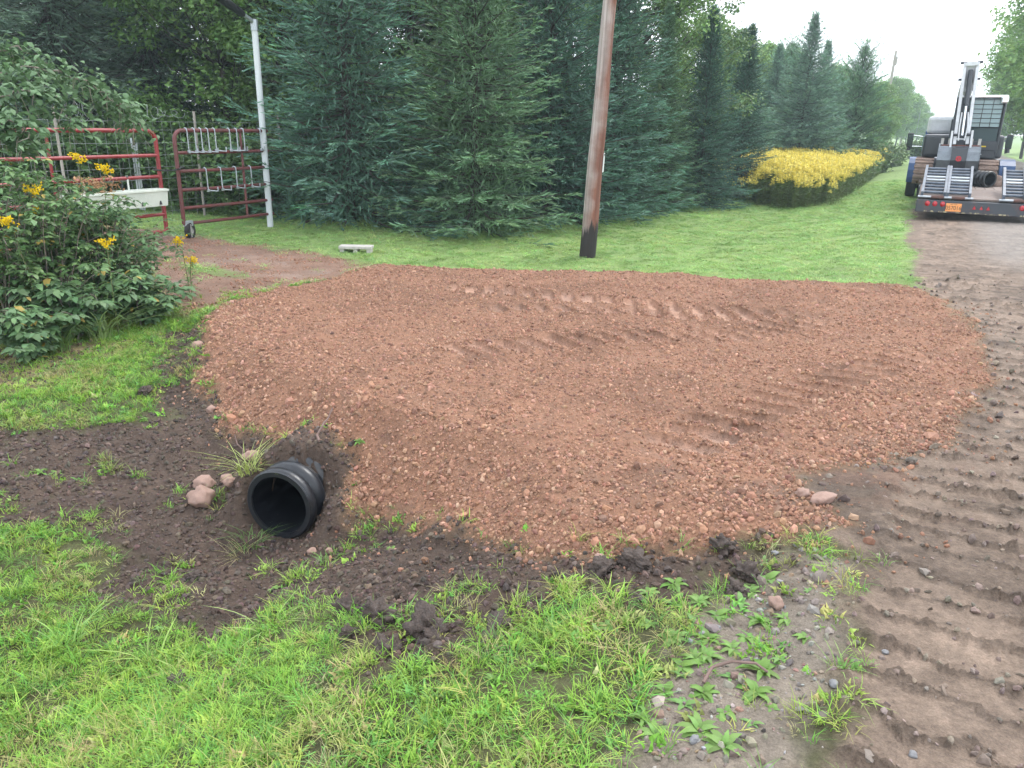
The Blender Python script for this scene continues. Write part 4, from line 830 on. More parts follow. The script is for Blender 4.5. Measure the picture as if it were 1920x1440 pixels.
for t, s, a, b, c, lb in ((-3.45, 2.77, .085, .07, .06, 'largest reddish stone left of the culvert mouth'), (-3.57, 2.90, .065, .055, .045, 'second reddish stone touching the largest stone left of the culvert'), (-3.50, 3.02, .05, .045, .035, 'small reddish stone behind the two stones left of the culvert'), (-3.38, 2.93, .035, .03, .03, 'small stone between the large stone and the grass tuft at the culvert'), (-3.48, 3.2, .055, .04, .03, 'flat tan stone above the grass tuft at the culvert'), (-2.58, 2.72, .028, .025, .02, 'small red stone on dark soil right of the culvert mouth'), (-.19, 3.46, .075, .035, .03, 'flat grey-brown stone at the right front corner of the red gravel'), (-.28, 3.47, .035, .028, .025, 'pinkish stone beside the flat grey-brown stone'), (-.24, 2.56, .03, .03, .028, 'reddish-brown stone among weeds at the verge'), (-4.95, 4.12, .05, .04, .035, 'reddish stone at the left foot of the gravel slope'), (-4.15, 3.5, .035, .03, .028, 'lone stone on the soil left of the gravel slope'), (-2.48, 2.74, .022, .02, .018, 'tiny red stone next to the small red stone right of the culvert'), (-.95, 2.66, .03, .028, .022, 'stone at the front toe of the gravel, in the grass')):
    lump('stone', t, s, a, b, c, int(abs(t*100+s*37)), M_ROCK, lb, 'stone', GST, 3, .28)
for t, s, a, b, c, lb in ((-.01, 2.21, .027, .02, .018, 'flat blue-grey pebble at the edge of the muddy road'), (.21, 1.99, .018, .018, .016, 'round grey pebble in the mud at the lower right corner'), (-.40, 2.36, .02, .018, .014, 'grey pebble among weeds on the verge'), (-.44, 2.31, .024, .018, .014, 'second grey pebble among weeds on the verge'), (-.31, 2.95, .022, .02, .018, 'pale pebble below the corner of the red gravel'), (-.33, 1.79, .025, .02, .016, 'white pebble at the bottom edge between grass and weeds'), (.12, 2.45, .018, .016, .012, 'small pale pebble pressed in the mud beside the verge'), (-.22, 1.86, .022, .018, .016, 'whitish pebble under weeds at the bottom edge')):
    lump('pebble', t, s, a*.72, b*.72, c*.6, int(abs(t*91+s*53)), M_GROCK, lb, 'pebble', 'grey pebbles on the verge', 3, .22)
GC = 'clods of dark soil'
for t, s, a, b, c, lb in ((-1.66, 2.10, .10, .075, .055, 'reddish-brown soil clod at the left of the clods in the grass'), (-1.39, 2.05, .10, .07, .06, 'rounded dark clod in the middle of the grass edge'), (-1.14, 2.12, .045, .13, .045, 'long curved dark clod right of the rounded clod'), (-1.47, 1.90, .085, .06, .05, 'lowest dark clod lying on green grass'), (-1.85, 2.15, .075, .06, .05, 'soil clod left of the reddish-brown clod'), (-1.72, 1.98, .045, .04, .035, 'small dark clod below the reddish-brown clod'), (-.51, 2.9, .065, .05, .045, 'black clod at the front right toe of the red gravel'), (-.38, 2.74, .06, .05, .045, 'crumbly black clod among weeds below the gravel corner'), (-.80, 2.68, .09, .06, .045, 'wide black clod at the front toe of the gravel'), (-.92, 2.60, .07, .05, .04, 'dark clod left of the wide black clod'), (-.40, 2.62, .05, .045, .035, 'small black clod under the crumbly clod'), (-4.75, 3.45, .07, .05, .05, 'brown clod on the left grass patch'), (-2.95, 2.28, .06, .05, .03, 'flat brown clod in the bare soil below the culvert'), (-2.3, 1.64, .05, .04, .04, 'dark clod buried in the lower left grass')):
    lump('soil_clod', t, s, a*.85, b*.85, c*.75, int(abs(t*77+s*29)), M_CLOD, lb, 'soil clod', GC, 4, .75)
def stick(pts, r0, r1, label):
    P = [(t, s, land_z(t, s)+h) for t, s, h in pts]; n = len(P); o = MB().tube(P, [r0+(r1-r0)*i/(n-1) for i in range(n)], 7).build('stick', mat('stick_bark', (.15, .10, .085), .9, noise=.25), None, True); tag(o, label, 'stick')
stick([(-2.84, 3.12, .02), (-2.90, 3.17, .03), (-2.90, 3.22, .06), (-2.94, 3.28, .05), (-2.98, 3.36, .03), (-2.99, 3.42, .05)], .008, .005, 'crooked thin stick on the soil slope above the culvert')
stick([(-.37, 2.05, .01), (-.36, 2.11, .03), (-.31, 2.15, .04), (-.24, 2.18, .035), (-.2, 2.17, .02)], .006, .004, 'dark bent twig lying among the weeds at lower right')
stick([(-3.75, 3.33, .01), (-3.68, 3.28, .02), (-3.6, 3.25, .015), (-3.52, 3.16, .02)], .004, .003, 'pale straw-thin twig on the soil left of the gravel slope')

# ------------------------------------------------------------------ leafy plants
def leaf_fan(B, D, N, Ln, W, C, curl=.2):
    """pointed oval leaves, six vertices, from base B along D with normal N"""
    D = norm(D); S = norm(np.cross(D, N)); N = np.cross(S, D); L1 = Ln[:, None]; W1 = W[:, None]
    q = np.stack([B, B+D*L1*.35+S*W1*.5+N*L1*.06, B+D*L1*.72+S*W1*.36-N*L1*curl*.25, B+D*L1-N*L1*curl, B+D*L1*.72-S*W1*.36-N*L1*curl*.25, B+D*L1*.35-S*W1*.5+N*L1*.06], 1).reshape(-1, 3)
    n = len(B); i = np.arange(n)*6; F = np.concatenate([np.stack([i, i+1, i+5], 1), np.stack([i+1, i+2, i+5], 1), np.stack([i+2, i+4, i+5], 1), np.stack([i+2, i+3, i+4], 1)]); return q, F, np.repeat(C, 6, 0)
def weed_mesh(seed, n, ln, tone):
    rg = np.random.default_rng(seed); az = np.linspace(0, 6.283*1.6, n)+rg.normal(0, .3, n); el = rg.uniform(.1, .85, n); D = np.stack([np.cos(az)*np.cos(el), np.sin(az)*np.cos(el), np.sin(el)], 1); N = np.stack([-np.cos(az)*np.sin(el), -np.sin(az)*np.sin(el), np.cos(el)], 1)
    L_ = ln*rg.uniform(.6, 1.2, n); C = np.array(tone)*(1+rg.normal(0, .12, (n, 1)))*(1+rg.normal(0, .04, (n, 3))); V, F, C = leaf_fan(np.zeros((n, 3)), D, N, L_, L_*rg.uniform(.30, .5, n), C, .5); return fastmesh('weed_leaves', V, F, [M_LEAF], True, C)
WEED = [weed_mesh(1, 11, .052, (.14, .25, .06)), weed_mesh(2, 14, .058, (.155, .265, .07)), weed_mesh(3, 9, .044, (.15, .27, .08)), weed_mesh(4, 17, .066, (.145, .25, .058))]
def weeds():
    rg = random.Random(4); spots = [(-.22, 2.20, 3, 1.15), (-.22, 2.08, 3, 1.1), (-.33, 1.84, 1, 1.1), (-.25, 1.80, 1, 1.0), (-.40, 2.20, 1, 1), (-.36, 2.02, 3, .9), (-.34, 2.64, 1, .9), (-.36, 2.55, 2, 1), (-.30, 2.75, 0, 1), (-.42, 2.44, 0, 1), (-.48, 2.36, 2, 1), (-.46, 2.12, 0, 1), (-.52, 2.25, 1, 1), (-.18, 2.28, 2, .9), (-.30, 2.36, 0, .9), (-.25, 2.32, 2, .8), (-.40, 1.94, 2, 1), (-.28, 1.95, 0, .9), (-.20, 1.93, 2, .7), (-.58, 2.46, 0, 1), (-.62, 2.60, 3, .9), (-.70, 2.52, 1, .9), (-.34, 2.88, 2, .8), (-.22, 3.1, 0, .8), (-.95, 2.2, 0, .8), (-.78, 2.2, 2, .9), (-1.0, 1.85, 1, .7), (-1.35, 1.75, 2, .9), (-.62, 2.3, 0, .9), (-.15, 2.7, 2, .7), (-.28, 2.46, 3, .7), (-.12, 2.42, 0, .7), (-.47, 1.98, 3, .8), (-.44, 1.78, 1, .9), (-.52, 1.88, 2, .9), (-.2, 2.5, 1, .7), (-.33, 2.28, 1, .8), (-.42, 2.3, 3, .8), (-.5, 2.5, 1, .8), (-.55, 2.05, 0, .9), (-.16, 2.02, 0, .6), (-.3, 2.12, 2, .8)]
    lbs = {0: 'big bright weed rosette right beside the bent twig, upper one', 1: 'big weed rosette just below the bent twig', 2: 'lone dock-like weed at the bottom edge near the road', 23: 'small weed growing at the front corner of the red gravel'}
    for i, (t, s, k, sc) in enumerate(spots):
        o = link('weed', WEED[k], None, (t, s, land_z(t, s)-.004)); o.rotation_euler.z = rg.uniform(0, 6.28); o.scale = (sc*rg.uniform(.85, 1.1),)*3
        tag(o, lbs.get(i, 'low broad-leaved green weed on the verge between grass and muddy road'), 'weed', 'broad-leaved weeds on the verge')
    P, m, rg2 = sample(5200, (-6.3, -.4, 1.0, 6), lambda T, S, m: np.clip((1-m['g'])*(1-m['rd'])*(1-.93*m['so'])*(.06+.9*np.exp(-((T+5.1)**2/.5**2+(S-3.75)**2/.45**2))+.55*np.exp(-((T+4.1)**2/.5**2+(S-1.9)**2/.2**2))), 0, 1)*in_view(T, S), 50)
    n = len(P); scatter('broadleaf_ground_cover', P, np.stack([rg2.normal(0, .15, n), rg2.normal(0, .15, n), rg2.uniform(0, 6.28, n)], 1), rg2.uniform(.3, .8, n)[:, None]*np.ones((1, 3)), tints(rg2, n, [(.17, .3, .08)]), rg2.integers(0, 4, n), WEED, 'small broad leaves of clover and dandelion scattered through the grass')
weeds()
def tuft(t, s, n, h0, h1, lean, label, tone, seed, spread=.05, wd=.006):
    mt = mat('tuft_blades', tone, .55, noise=.3, nscale=12, transl=.3); me = blade_mesh('grass_tuft', n, spread, h0, h1, wd, lean, seed, mt, 5); o = link('grass_tuft', me, None, (t, s, land_z(t, s)-.01)); tag(o, label, 'grass tuft', 'single grass tufts')
tuft(-3.22, 2.93, 60, .10, .24, 1.3, 'yellow-green grass tuft hanging at the left of the culvert mouth', (.30, .36, .10), 3, .06)
tuft(-2.98, 2.68, 55, .06, .15, 1.2, 'dark green grass tuft at the lower left lip of the culvert', (.13, .23, .06), 4, .07, .005)
tuft(-2.95, 2.58, 30, .04, .12, 1.6, 'dry pale grass wisp below the culvert lip', (.36, .32, .15), 5, .05, .004)
tuft(-.01, 2.30, 26, .04, .10, 1.0, 'single green tuft at the muddy road edge above the grey pebble', (.20, .32, .08), 6, .03, .004)
tuft(-2.42, 2.98, 24, .04, .1, 1.1, 'thin tuft on the soil slope right of the culvert', (.22, .3, .1), 8, .03, .004)
tuft(-2.55, 1.72, 14, .08, .24, 1.1, 'tall coarse light green grass blades in the lower left lawn', (.26, .38, .09), 9, .05, .008)
tuft(-2.98, 1.62, 12, .08, .22, 1.0, 'second clump of tall coarse blades at the lower left', (.22, .36, .09), 12, .06, .008)
tuft(-2.2, 2.02, 12, .08, .2, 1.3, 'coarse blades leaning out over the bare soil', (.28, .38, .12), 13, .05, .007)

# ---- thicket at the left: bramble bushes, goldenrod stems, creeper, vine
def make_bramble(seed, H, Rb, nstem, per, leaf, tone, wid=.55, stemc=M_TWIG, arch=.5):
    rg = np.random.default_rng(seed); segs = []; B = []; D = []; N = []
    for k in range(nstem):
        az = rg.uniform(0, 6.283); out_ = Rb*rg.uniform(.15, 1.0); h = H*rg.uniform(.5, 1.05)*(1-.3*out_/Rb); u = np.linspace(0, 1, 9)
        P = np.stack([math.cos(az)*out_*(.15+.85*u**1.3), math.sin(az)*out_*(.15+.85*u**1.3), h*np.sin(u*(1.57+arch*rg.random()))], 1)+np.cumsum(rg.normal(0, .012, (9, 3)), 0)*(u[:, None] > 0)
        for i in range(8): segs.append((P[i], P[i+1], .006*(1-.09*i), .006*(1-.09*(i+1))))
        for j in range(per):
            w_ = rg.uniform(.12, 1); i = min(7, int(w_*8)); p = P[i]+(P[i+1]-P[i])*(w_*8-i); a = rg.uniform(0, 6.283); pd = np.array([math.cos(a), math.sin(a), rg.uniform(-.1, .5)]); pet = p+pd*rg.uniform(.03, .10)
            for dlt in (-.9, 0, .9):
                b = a+dlt; B.append(pet); D.append([math.cos(b), math.sin(b), rg.uniform(-.45, .15)]); N.append([rg.normal(0, .2), rg.normal(0, .2), 1.])
    B = np.array(B); n = len(B); L_ = leaf*rg.uniform(.6, 1.25, n); C = np.array(tone)*(1+rg.normal(0, .16, (n, 1)))*(1+rg.normal(0, .05, (n, 3))); old = rg.random(n) < .02; C[old] = np.array([.34, .26, .07])
    V, F, C = leaf_fan(B, np.array(D), np.array(N), L_, L_*wid, np.clip(C, .01, .9), .18); TV, TF = limb_tubes(segs, 4); return fastmesh('bramble_leaves', V, F, [M_LEAF], False, C), fastmesh('bramble_stems', TV, TF, [stemc], True)
def plant(name, meshes, x, fwd, sc, label, group=None, rz=0.0, names=('leaves', 'stems'), cat='shrub', zs=1.0):
    t, s = at_px(x, fwd); o = empty(name, (t, s, land_z(t, s)-.02), rz, label, cat, group); o.scale = (sc, sc, sc*zs); link(names[0], meshes[0], o); link(names[1], meshes[1], o); return o
BR = [make_bramble(31, 1.35, .85, 44, 26, .062, (.115, .20, .075)), make_bramble(32, 1.15, .75, 40, 24, .070, (.095, .175, .075), .5), make_bramble(33, .55, .55, 22, 18, .105, (.115, .20, .09), .5)]
GT = 'shrubs of the thicket at the left'
plant('bramble_bush', BR[0], 40, 6.6, 1.05, 'tall bramble bush at the left picture edge', GT)
plant('bramble_bush', BR[1], 150, 7.1, 1.0, 'bramble bush in front of the planter box', GT, 1.1)
plant('bramble_bush', BR[0], 200, 7.9, .74, 'bramble bush reaching towards the drive at the thicket tip', GT, 2.0)
plant('bramble_bush', BR[1], 60, 7.7, 1.15, 'bramble bush at the back of the thicket before the left gate', GT, 3.0)
plant('bramble_bush', BR[0], -60, 6.4, 1.1, 'bramble bush mostly outside the left picture edge', GT, 4.0)
plant('creeper_plant', BR[2], 215, 6.75, .9, 'big-leaved creeper at the lower right of the thicket', GT, 0.4)
plant('creeper_plant', BR[2], 70, 6.2, .95, 'dark big-leaved creeper at the foot of the thicket', GT, 1.4)
plant('creeper_plant', BR[2], -10, 5.7, .8, 'creeper at the lower left foot of the thicket', GT, 2.4)
def goldenrod_plant(x, fwd, H, label, seed):
    rg = np.random.default_rng(seed); t, s = at_px(x, fwd); o = empty('goldenrod_plant', (t, s, land_z(t, s)), rg.uniform(0, 6), label, 'goldenrod', 'goldenrod plants in the thicket'); b = rg.normal(0, .05, 2)
    P = [np.array([b[0]*u*u, b[1]*u*u, H*u]) for u in np.linspace(0, 1, 8)]; TV, TF = limb_tubes([(P[i], P[i+1], .005*(1-.08*i), .005*(1-.08*i-.08)) for i in range(7)], 5); link('stem', fastmesh('goldenrod_stem_mesh', TV, TF, [mat('green_stem', (.13, .15, .06), .6)], True), o)
    n = 46; u = rg.uniform(.1, .93, n); az = rg.uniform(0, 6.28, n); B = np.stack([b[0]*u*u, b[1]*u*u, H*u], 1); D = np.stack([np.cos(az), np.sin(az), rg.uniform(-.1, .5, n)], 1); L_ = rg.uniform(.07, .13, n); V, F, C = leaf_fan(B, D, np.tile([[0, 0, 1.]], (n, 1)), L_, L_*.17, np.array([[.14, .23, .08]])*(1+rg.normal(0, .12, (n, 1))), .25); link('leaves', fastmesh('goldenrod_leaf_mesh', V, F, [M_LEAF], False, C), o)
    m = 120; k = rg.integers(0, 9, m); ba = rg.uniform(0, 6.28, 9); w_ = rg.random(m); B = np.stack([b[0]+np.cos(ba[k])*.075*w_, b[1]+np.sin(ba[k])*.075*w_, H-.10+.10*w_-.07*w_*w_+.02*k/3+rg.normal(0, .006, m)], 1)
    V, F, C = spindles(B, rg.normal(0, 1, (m, 3))+np.array([0, 0, .6]), rg.uniform(.014, .028, m), np.full(m, .006), rg, np.array([[.78, .58, .015]])*(1+rg.normal(0, .1, (m, 1))), 2); link('flower_head', fastmesh('goldenrod_flower_mesh', V, F, [M_LEAF], False, C), o)
for x, f, H, lb in ((128, 6.9, 1.42, 'goldenrod with the largest yellow head above the planter box'), (163, 7.0, 1.32, 'goldenrod just right of the largest yellow head'), (12, 6.5, 1.18, 'goldenrod at the left picture edge, upper one'), (8, 6.1, 1.0, 'goldenrod at the left picture edge, lower one'), (163, 6.4, .82, 'low goldenrod in the middle of the thicket'), (318, 7.6, .66, 'goldenrod standing alone at the right tip of the thicket'), (45, 6.6, .98, 'pale goldenrod in the left half of the thicket'), (322, 7.75, .42, 'short goldenrod bud beside the lone goldenrod')):
    goldenrod_plant(x, f, H, lb, int(x+f*10))
tuft(*at_px(128, 6.25), 60, .25, .6, 1.3, 'arching clump of long light green grass at the foot of the thicket', (.24, .34, .12), 15, .10, .012)
tuft(*at_px(30, 5.9), 45, .2, .45, 1.2, 'long grass clump at the left foot of the thicket', (.16, .27, .08), 16, .10, .010)
def vine():
    rg = np.random.default_rng(77); o = None; segs = []; B = []; D = []; N = []; tw = []
    t0, s0 = at_px(-60, 7.4); o = empty('climbing_vine', (t0, s0, land_z(t0, s0)), 0, 'leafy vine arching over the left gate with bare hanging twigs', 'vine')
    def W(x, y, f):
        v = CF*FPX+CR*(x-960)-CU*(y-720); k = f/v.dot(Vector((-math.sin(YAW), math.cos(YAW), 0))); p = v*k; return np.array([p.x-t0, p.y-s0, p.z+CAM_H-o.location.z])
    base = W(-90, 620, 7.4); base[2] = 0
    runs = [[base, W(-80, 300, 7.6), W(-40, 140, 7.8), W(60, 125, 7.9), W(150, 150, 8.1), W(220, 190, 8.3), W(262, 232, 8.4)], [base, W(-70, 320, 7.3), W(-20, 190, 7.4), W(50, 165, 7.5), W(110, 180, 7.6), W(140, 230, 7.6)], [base, W(-90, 300, 7.8), W(-40, 100, 8.2), W(40, 90, 8.3), W(100, 130, 8.4), W(190, 170, 8.5), W(240, 210, 8.6)], [base, W(-60, 330, 7.1), W(-10, 230, 7.1), W(30, 230, 7.1), W(60, 265, 7.1)]]
    for run in runs:
        Q = []
        for i in range(len(run)-1):
            for u in np.linspace(0, 1, 7)[:-1]: Q.append(run[i]*(1-u)+run[i+1]*u+rg.normal(0, .02, 3)*(i > 0))
        Q.append(run[-1])
        for i in range(len(Q)-1): segs.append((Q[i], Q[i+1], .012*(1-i/len(Q))+.003, .012*(1-(i+1)/len(Q))+.003))
        for i in range(10, len(Q)):
            for j in range(20):
                p = Q[i]+rg.normal(0, .10, 3)*np.array([1, 1, .7])+np.array([0, 0, -.02]); a = rg.uniform(0, 6.28); B.append(p); D.append([math.cos(a), math.sin(a), rg.uniform(-.7, .0)]); N.append([rg.normal(0, .3), rg.normal(0, .3), 1])
            if rg.random() < .6:
                p = Q[i]; q = p+np.array([rg.normal(0, .06), rg.normal(0, .06), -rg.uniform(.15, .4)]); md = (p+q)/2+rg.normal(0, .025, 3); tw += [(p, md, .004, .003), (md, q, .003, .0015)]
    B = np.array(B); n = len(B); L_ = rg.uniform(.06, .11, n); C = np.array([[.11, .19, .09]])*(1+rg.normal(0, .18, (n, 1))); V, F, C = leaf_fan(B, np.array(D), np.array(N), L_, L_*.55, np.clip(C, .01, 1), .2); link('leaves', fastmesh('vine_leaves', V, F, [M_LEAF], False, C), o)
    TV, TF = limb_tubes(segs, 5); link('stems', fastmesh('vine_stems', TV, TF, [M_TWIG], True), o); TV, TF = limb_tubes(tw, 4); link('bare_twigs', fastmesh('vine_twigs', TV, TF, [mat('pale_bare_twigs', (.34, .29, .25), .8)], True), o)
vine()
# ------------------------------------------------------------------ truck, trailer, excavator
M_TRAIL = mat('dark_trailer_paint', (.045, .052, .062), .5, color2=(.13, .06, .045), nscale=5, thresh=(.5, .85), bump=.002, bscale=40)
M_RAMP = mat('worn_ramp_steel', (.045, .06, .085), .5, .1, color2=(.12, .145, .185), nscale=9)
M_RUST = mat('rusty_steel', (.13, .05, .035), .8, color2=(.07, .045, .04), nscale=18)
M_DECK = mat('trailer_deck_boards', (.16, .115, .095), .85, color2=(.24, .20, .18), nscale=6, stretch=(.4, 3, 1))
M_LIGHT = mat('red_lens', (.42, .02, .03), .25, spec=.6)
M_PLATE = mat('orange_plate', (.80, .33, .10), .45)
M_DARK = mat('dark_print', (.05, .02, .012), .6)
M_CHIP = mat('worn_reflective_tape', (.50, .44, .26), .6, color2=(.06, .05, .05), nscale=14, thresh=(.42, .52))
M_BOOM = mat('pale_grey_boom_paint', (.56, .57, .60), .35, noise=.15, nscale=6)
M_CHAR = mat('charcoal_paint', (.03, .034, .042), .35, noise=.2, nscale=4)
M_GLASS = mat('tinted_glass', (.16, .27, .28), .06, spec=.8, coat=.6)
M_WIN = mat('painted_sky_window', (.82, .87, .91), .22, .6)  # pale base colour stands in for part of the sky's reflection
M_MUD = mat('caked_mud', (.15, .105, .085), .95, color2=(.25, .18, .145), nscale=12, bump=.03, bscale=22)
M_BLUE = mat('blue_truck_paint', (.008, .038, .11), .4, noise=.12, nscale=3, spec=.3)
M_CHROME = mat('chrome', (.68, .70, .73), .15, .95)
M_YEL = mat('yellow_sticker', (.65, .48, .03), .5)

def txt(s_, size, mtl, name, parent, loc, rot):
    cu = bpy.data.curves.new(name, 'FONT'); cu.body = s_; cu.size = size; cu.align_x = 'CENTER'; cu.align_y = 'CENTER'; cu.extrude = .001
    tmp = bpy.data.objects.new(name, cu); COL.objects.link(tmp); bpy.context.view_layer.update(); dg = bpy.context.evaluated_depsgraph_get(); me = bpy.data.meshes.new_from_object(tmp.evaluated_get(dg)); bpy.data.objects.remove(tmp)
    me.materials.clear(); me.materials.append(mtl); o = link(name, me, parent, loc); o.rotation_euler = rot; return o

def wheel(parent, name, x, y, z, r_, w_, rim=M_STEELRIM):
    M = Matrix.Translation((x, y, z)); o = MB().lathe([(r_*.58, -w_/2), (r_*.9, -w_/2), (r_, -w_*.36), (r_, w_*.36), (r_*.9, w_/2), (r_*.58, w_/2)], 28, M, True).build(name, M_RUBBER, parent, True)
    MB().lathe([(.001, -w_*.30), (r_*.2, -w_*.34), (r_*.45, -w_*.2), (r_*.575, -w_*.44), (r_*.575, w_*.44), (r_*.45, w_*.2), (r_*.2, w_*.34), (.001, w_*.30)], 24, M).build('rim', rim, o, True); return o

def trailer():
    o = empty('equipment_trailer', (.97, 17.45, 0), 0, 'dark flatbed equipment trailer with folded ladder ramps on the road', 'trailer'); W2 = 1.3; o.scale.x = .86
    # frame rails and deck
    MB().box(-W2, W2, 0, .10, .15, .385, bev=.012).build('rear_bumper', M_TRAIL, o)
    for x in (-1.24, -.5, .5, 1.24): MB().prism([(.10, .18), (.10, .36), (1.25, .50), (7.6, .50), (7.6, .30), (1.3, .30)], x-.05, x+.05).build('frame_rail', M_TRAIL, o)
    dk = None; n = 0
    for i in range(7):     # sloping beavertail boards
        y0 = .12+i*.162; z = .385+.118*(y0/1.12)*1.0
        MB().box(-W2+.02, W2-.02, 0, .15, 0, .035, Matrix.Translation((0, y0, z)) @ Matrix.Rotation(R(6.0), 4, 'X'), .004).build('beavertail_board', M_DECK, o)
    for i in range(13): MB().box(-W2+.02+i*.197, -W2+.02+i*.197+.19, 1.27, 7.6, .505, .545, bev=.004).build('deck_board', M_DECK, o)
    MB().box(-W2-.02, -W2+.017, 1.27, 7.6, .40, .56, bev=.006).build('side_rail', M_TRAIL, o); MB().box(W2-.017, W2+.02, 1.27, 7.6, .40, .56, bev=.006).build('side_rail', M_TRAIL, o)
    # gooseneck tongue
    MB().prism([(7.4, .52), (8.6, .62), (8.6, .48), (7.4, .34)], -.35, -.22).prism([(7.4, .52), (8.6, .62), (8.6, .48), (7.4, .34)], .22, .35).build('tongue', M_TRAIL, o)
    # ramps: three rails and round rungs, folded forward on the tail
    for xa, xb in ((-1.24, -.235), (.36, 1.24)):
        ln = 1.34; ang = R(21.5); M = Matrix.Translation((0, .06, .44)) @ Matrix.Rotation(ang, 4, 'X'); mid = (xa+xb)/2; rp = None
        r0 = MB().prism([(0, -.02), (.03, .09), (ln-.04, .085), (ln, .0), (ln-.02, -.02)], xa, xa+.055, M)
        rp = r0.build('ramp', M_RAMP, o)
        for xx in (mid-.045, mid+.012, xb-.055): MB().prism([(0, -.02), (.03, .09), (ln-.04, .085), (ln, .0), (ln-.02, -.02)], xx, xx+.05, M).build('ramp_rail', M_RAMP, rp)
        for k in range(9):
            y = .13+k*.138
            for x0, x1 in ((xa+.06, mid-.05), (mid+.066, xb-.06)):
                MB().tube([M @ Vector((x0, y, .035)), M @ Vector((x1, y, .035))], .027, 10).build('rung', M_GALV if k in (4, 5) else M_RAMP, rp, True)
        MB().tube([(xa-.05, .06, .435), (xb+.05, .06, .435)], .024, 12).build('hinge_bar', M_GALV, o, True)
        for x0 in (xa+.22, mid+.13): MB().tube([(x0, .06, .435), (x0+.26, .06, .435)], .034, 12).build('hinge_sleeve', M_RUST, o, True)
    for x in (-1.07, -.92, -.765, .765, .92, 1.07):
        MB().lathe([(.001, -.02), (.035, -.018), (.05, -.006), (.052, .01)], 18, Matrix.Translation((x, 0, .315)) @ Matrix.Rotation(R(90), 4, 'Z')).build('tail_light', M_LIGHT, o, True)
    for x in (-.135, 0, .135): MB().prism([(-.035, -.03), (.035, -.03), (0, .04)], 0, .015, Matrix.Translation((x, 0, .275)) @ Matrix.Rotation(R(-90), 4, 'Z')).build('marker_light', M_LIGHT, o)
    p = MB().box(-.155, .155, -.012, -.002, -.076, .076, bev=.006).build('licence_plate', M_PLATE, o); p.location = (-.54, -.004, .262)
    txt('057016', .105, M_DARK, 'plate_number', p, (0, -.0135, -.012), (R(90), 0, 0)); txt('NEW YORK', .026, M_DARK, 'plate_heading', p, (0, -.0135, .058), (R(90), 0, 0))
    for x0, x1 in ((-1.12, -.9), (-.82, -.62), (-.5, .55), (.75, 1.25)): MB().box(x0, x1, -.006, -.001, .158, .185).build('reflective_tape', M_CHIP, o)
    for y in (4.6, 5.5):
        for x in (-1.18, -.90, .90, 1.18): wheel(o, 'wheel', x, y, .28, .28, .22)
    for x in (-1.04, 1.04): MB().box(x-.26, x+.26, 4.05, 4.075, .03, .50, bev=.004).build('mud_flap', M_RUBBER, o)
    MB().box(-1.2, -.7, 3.9, 4.0, .20, .30, bev=.01).build('axle_beam', M_TRAIL, o)
    return o
trailer()
culvert('spare_pipe', (1.14, 19.55, .715), R(38), .95, .09, 'short black pipe lying on the trailer deck behind the right ramp', 0, .165)

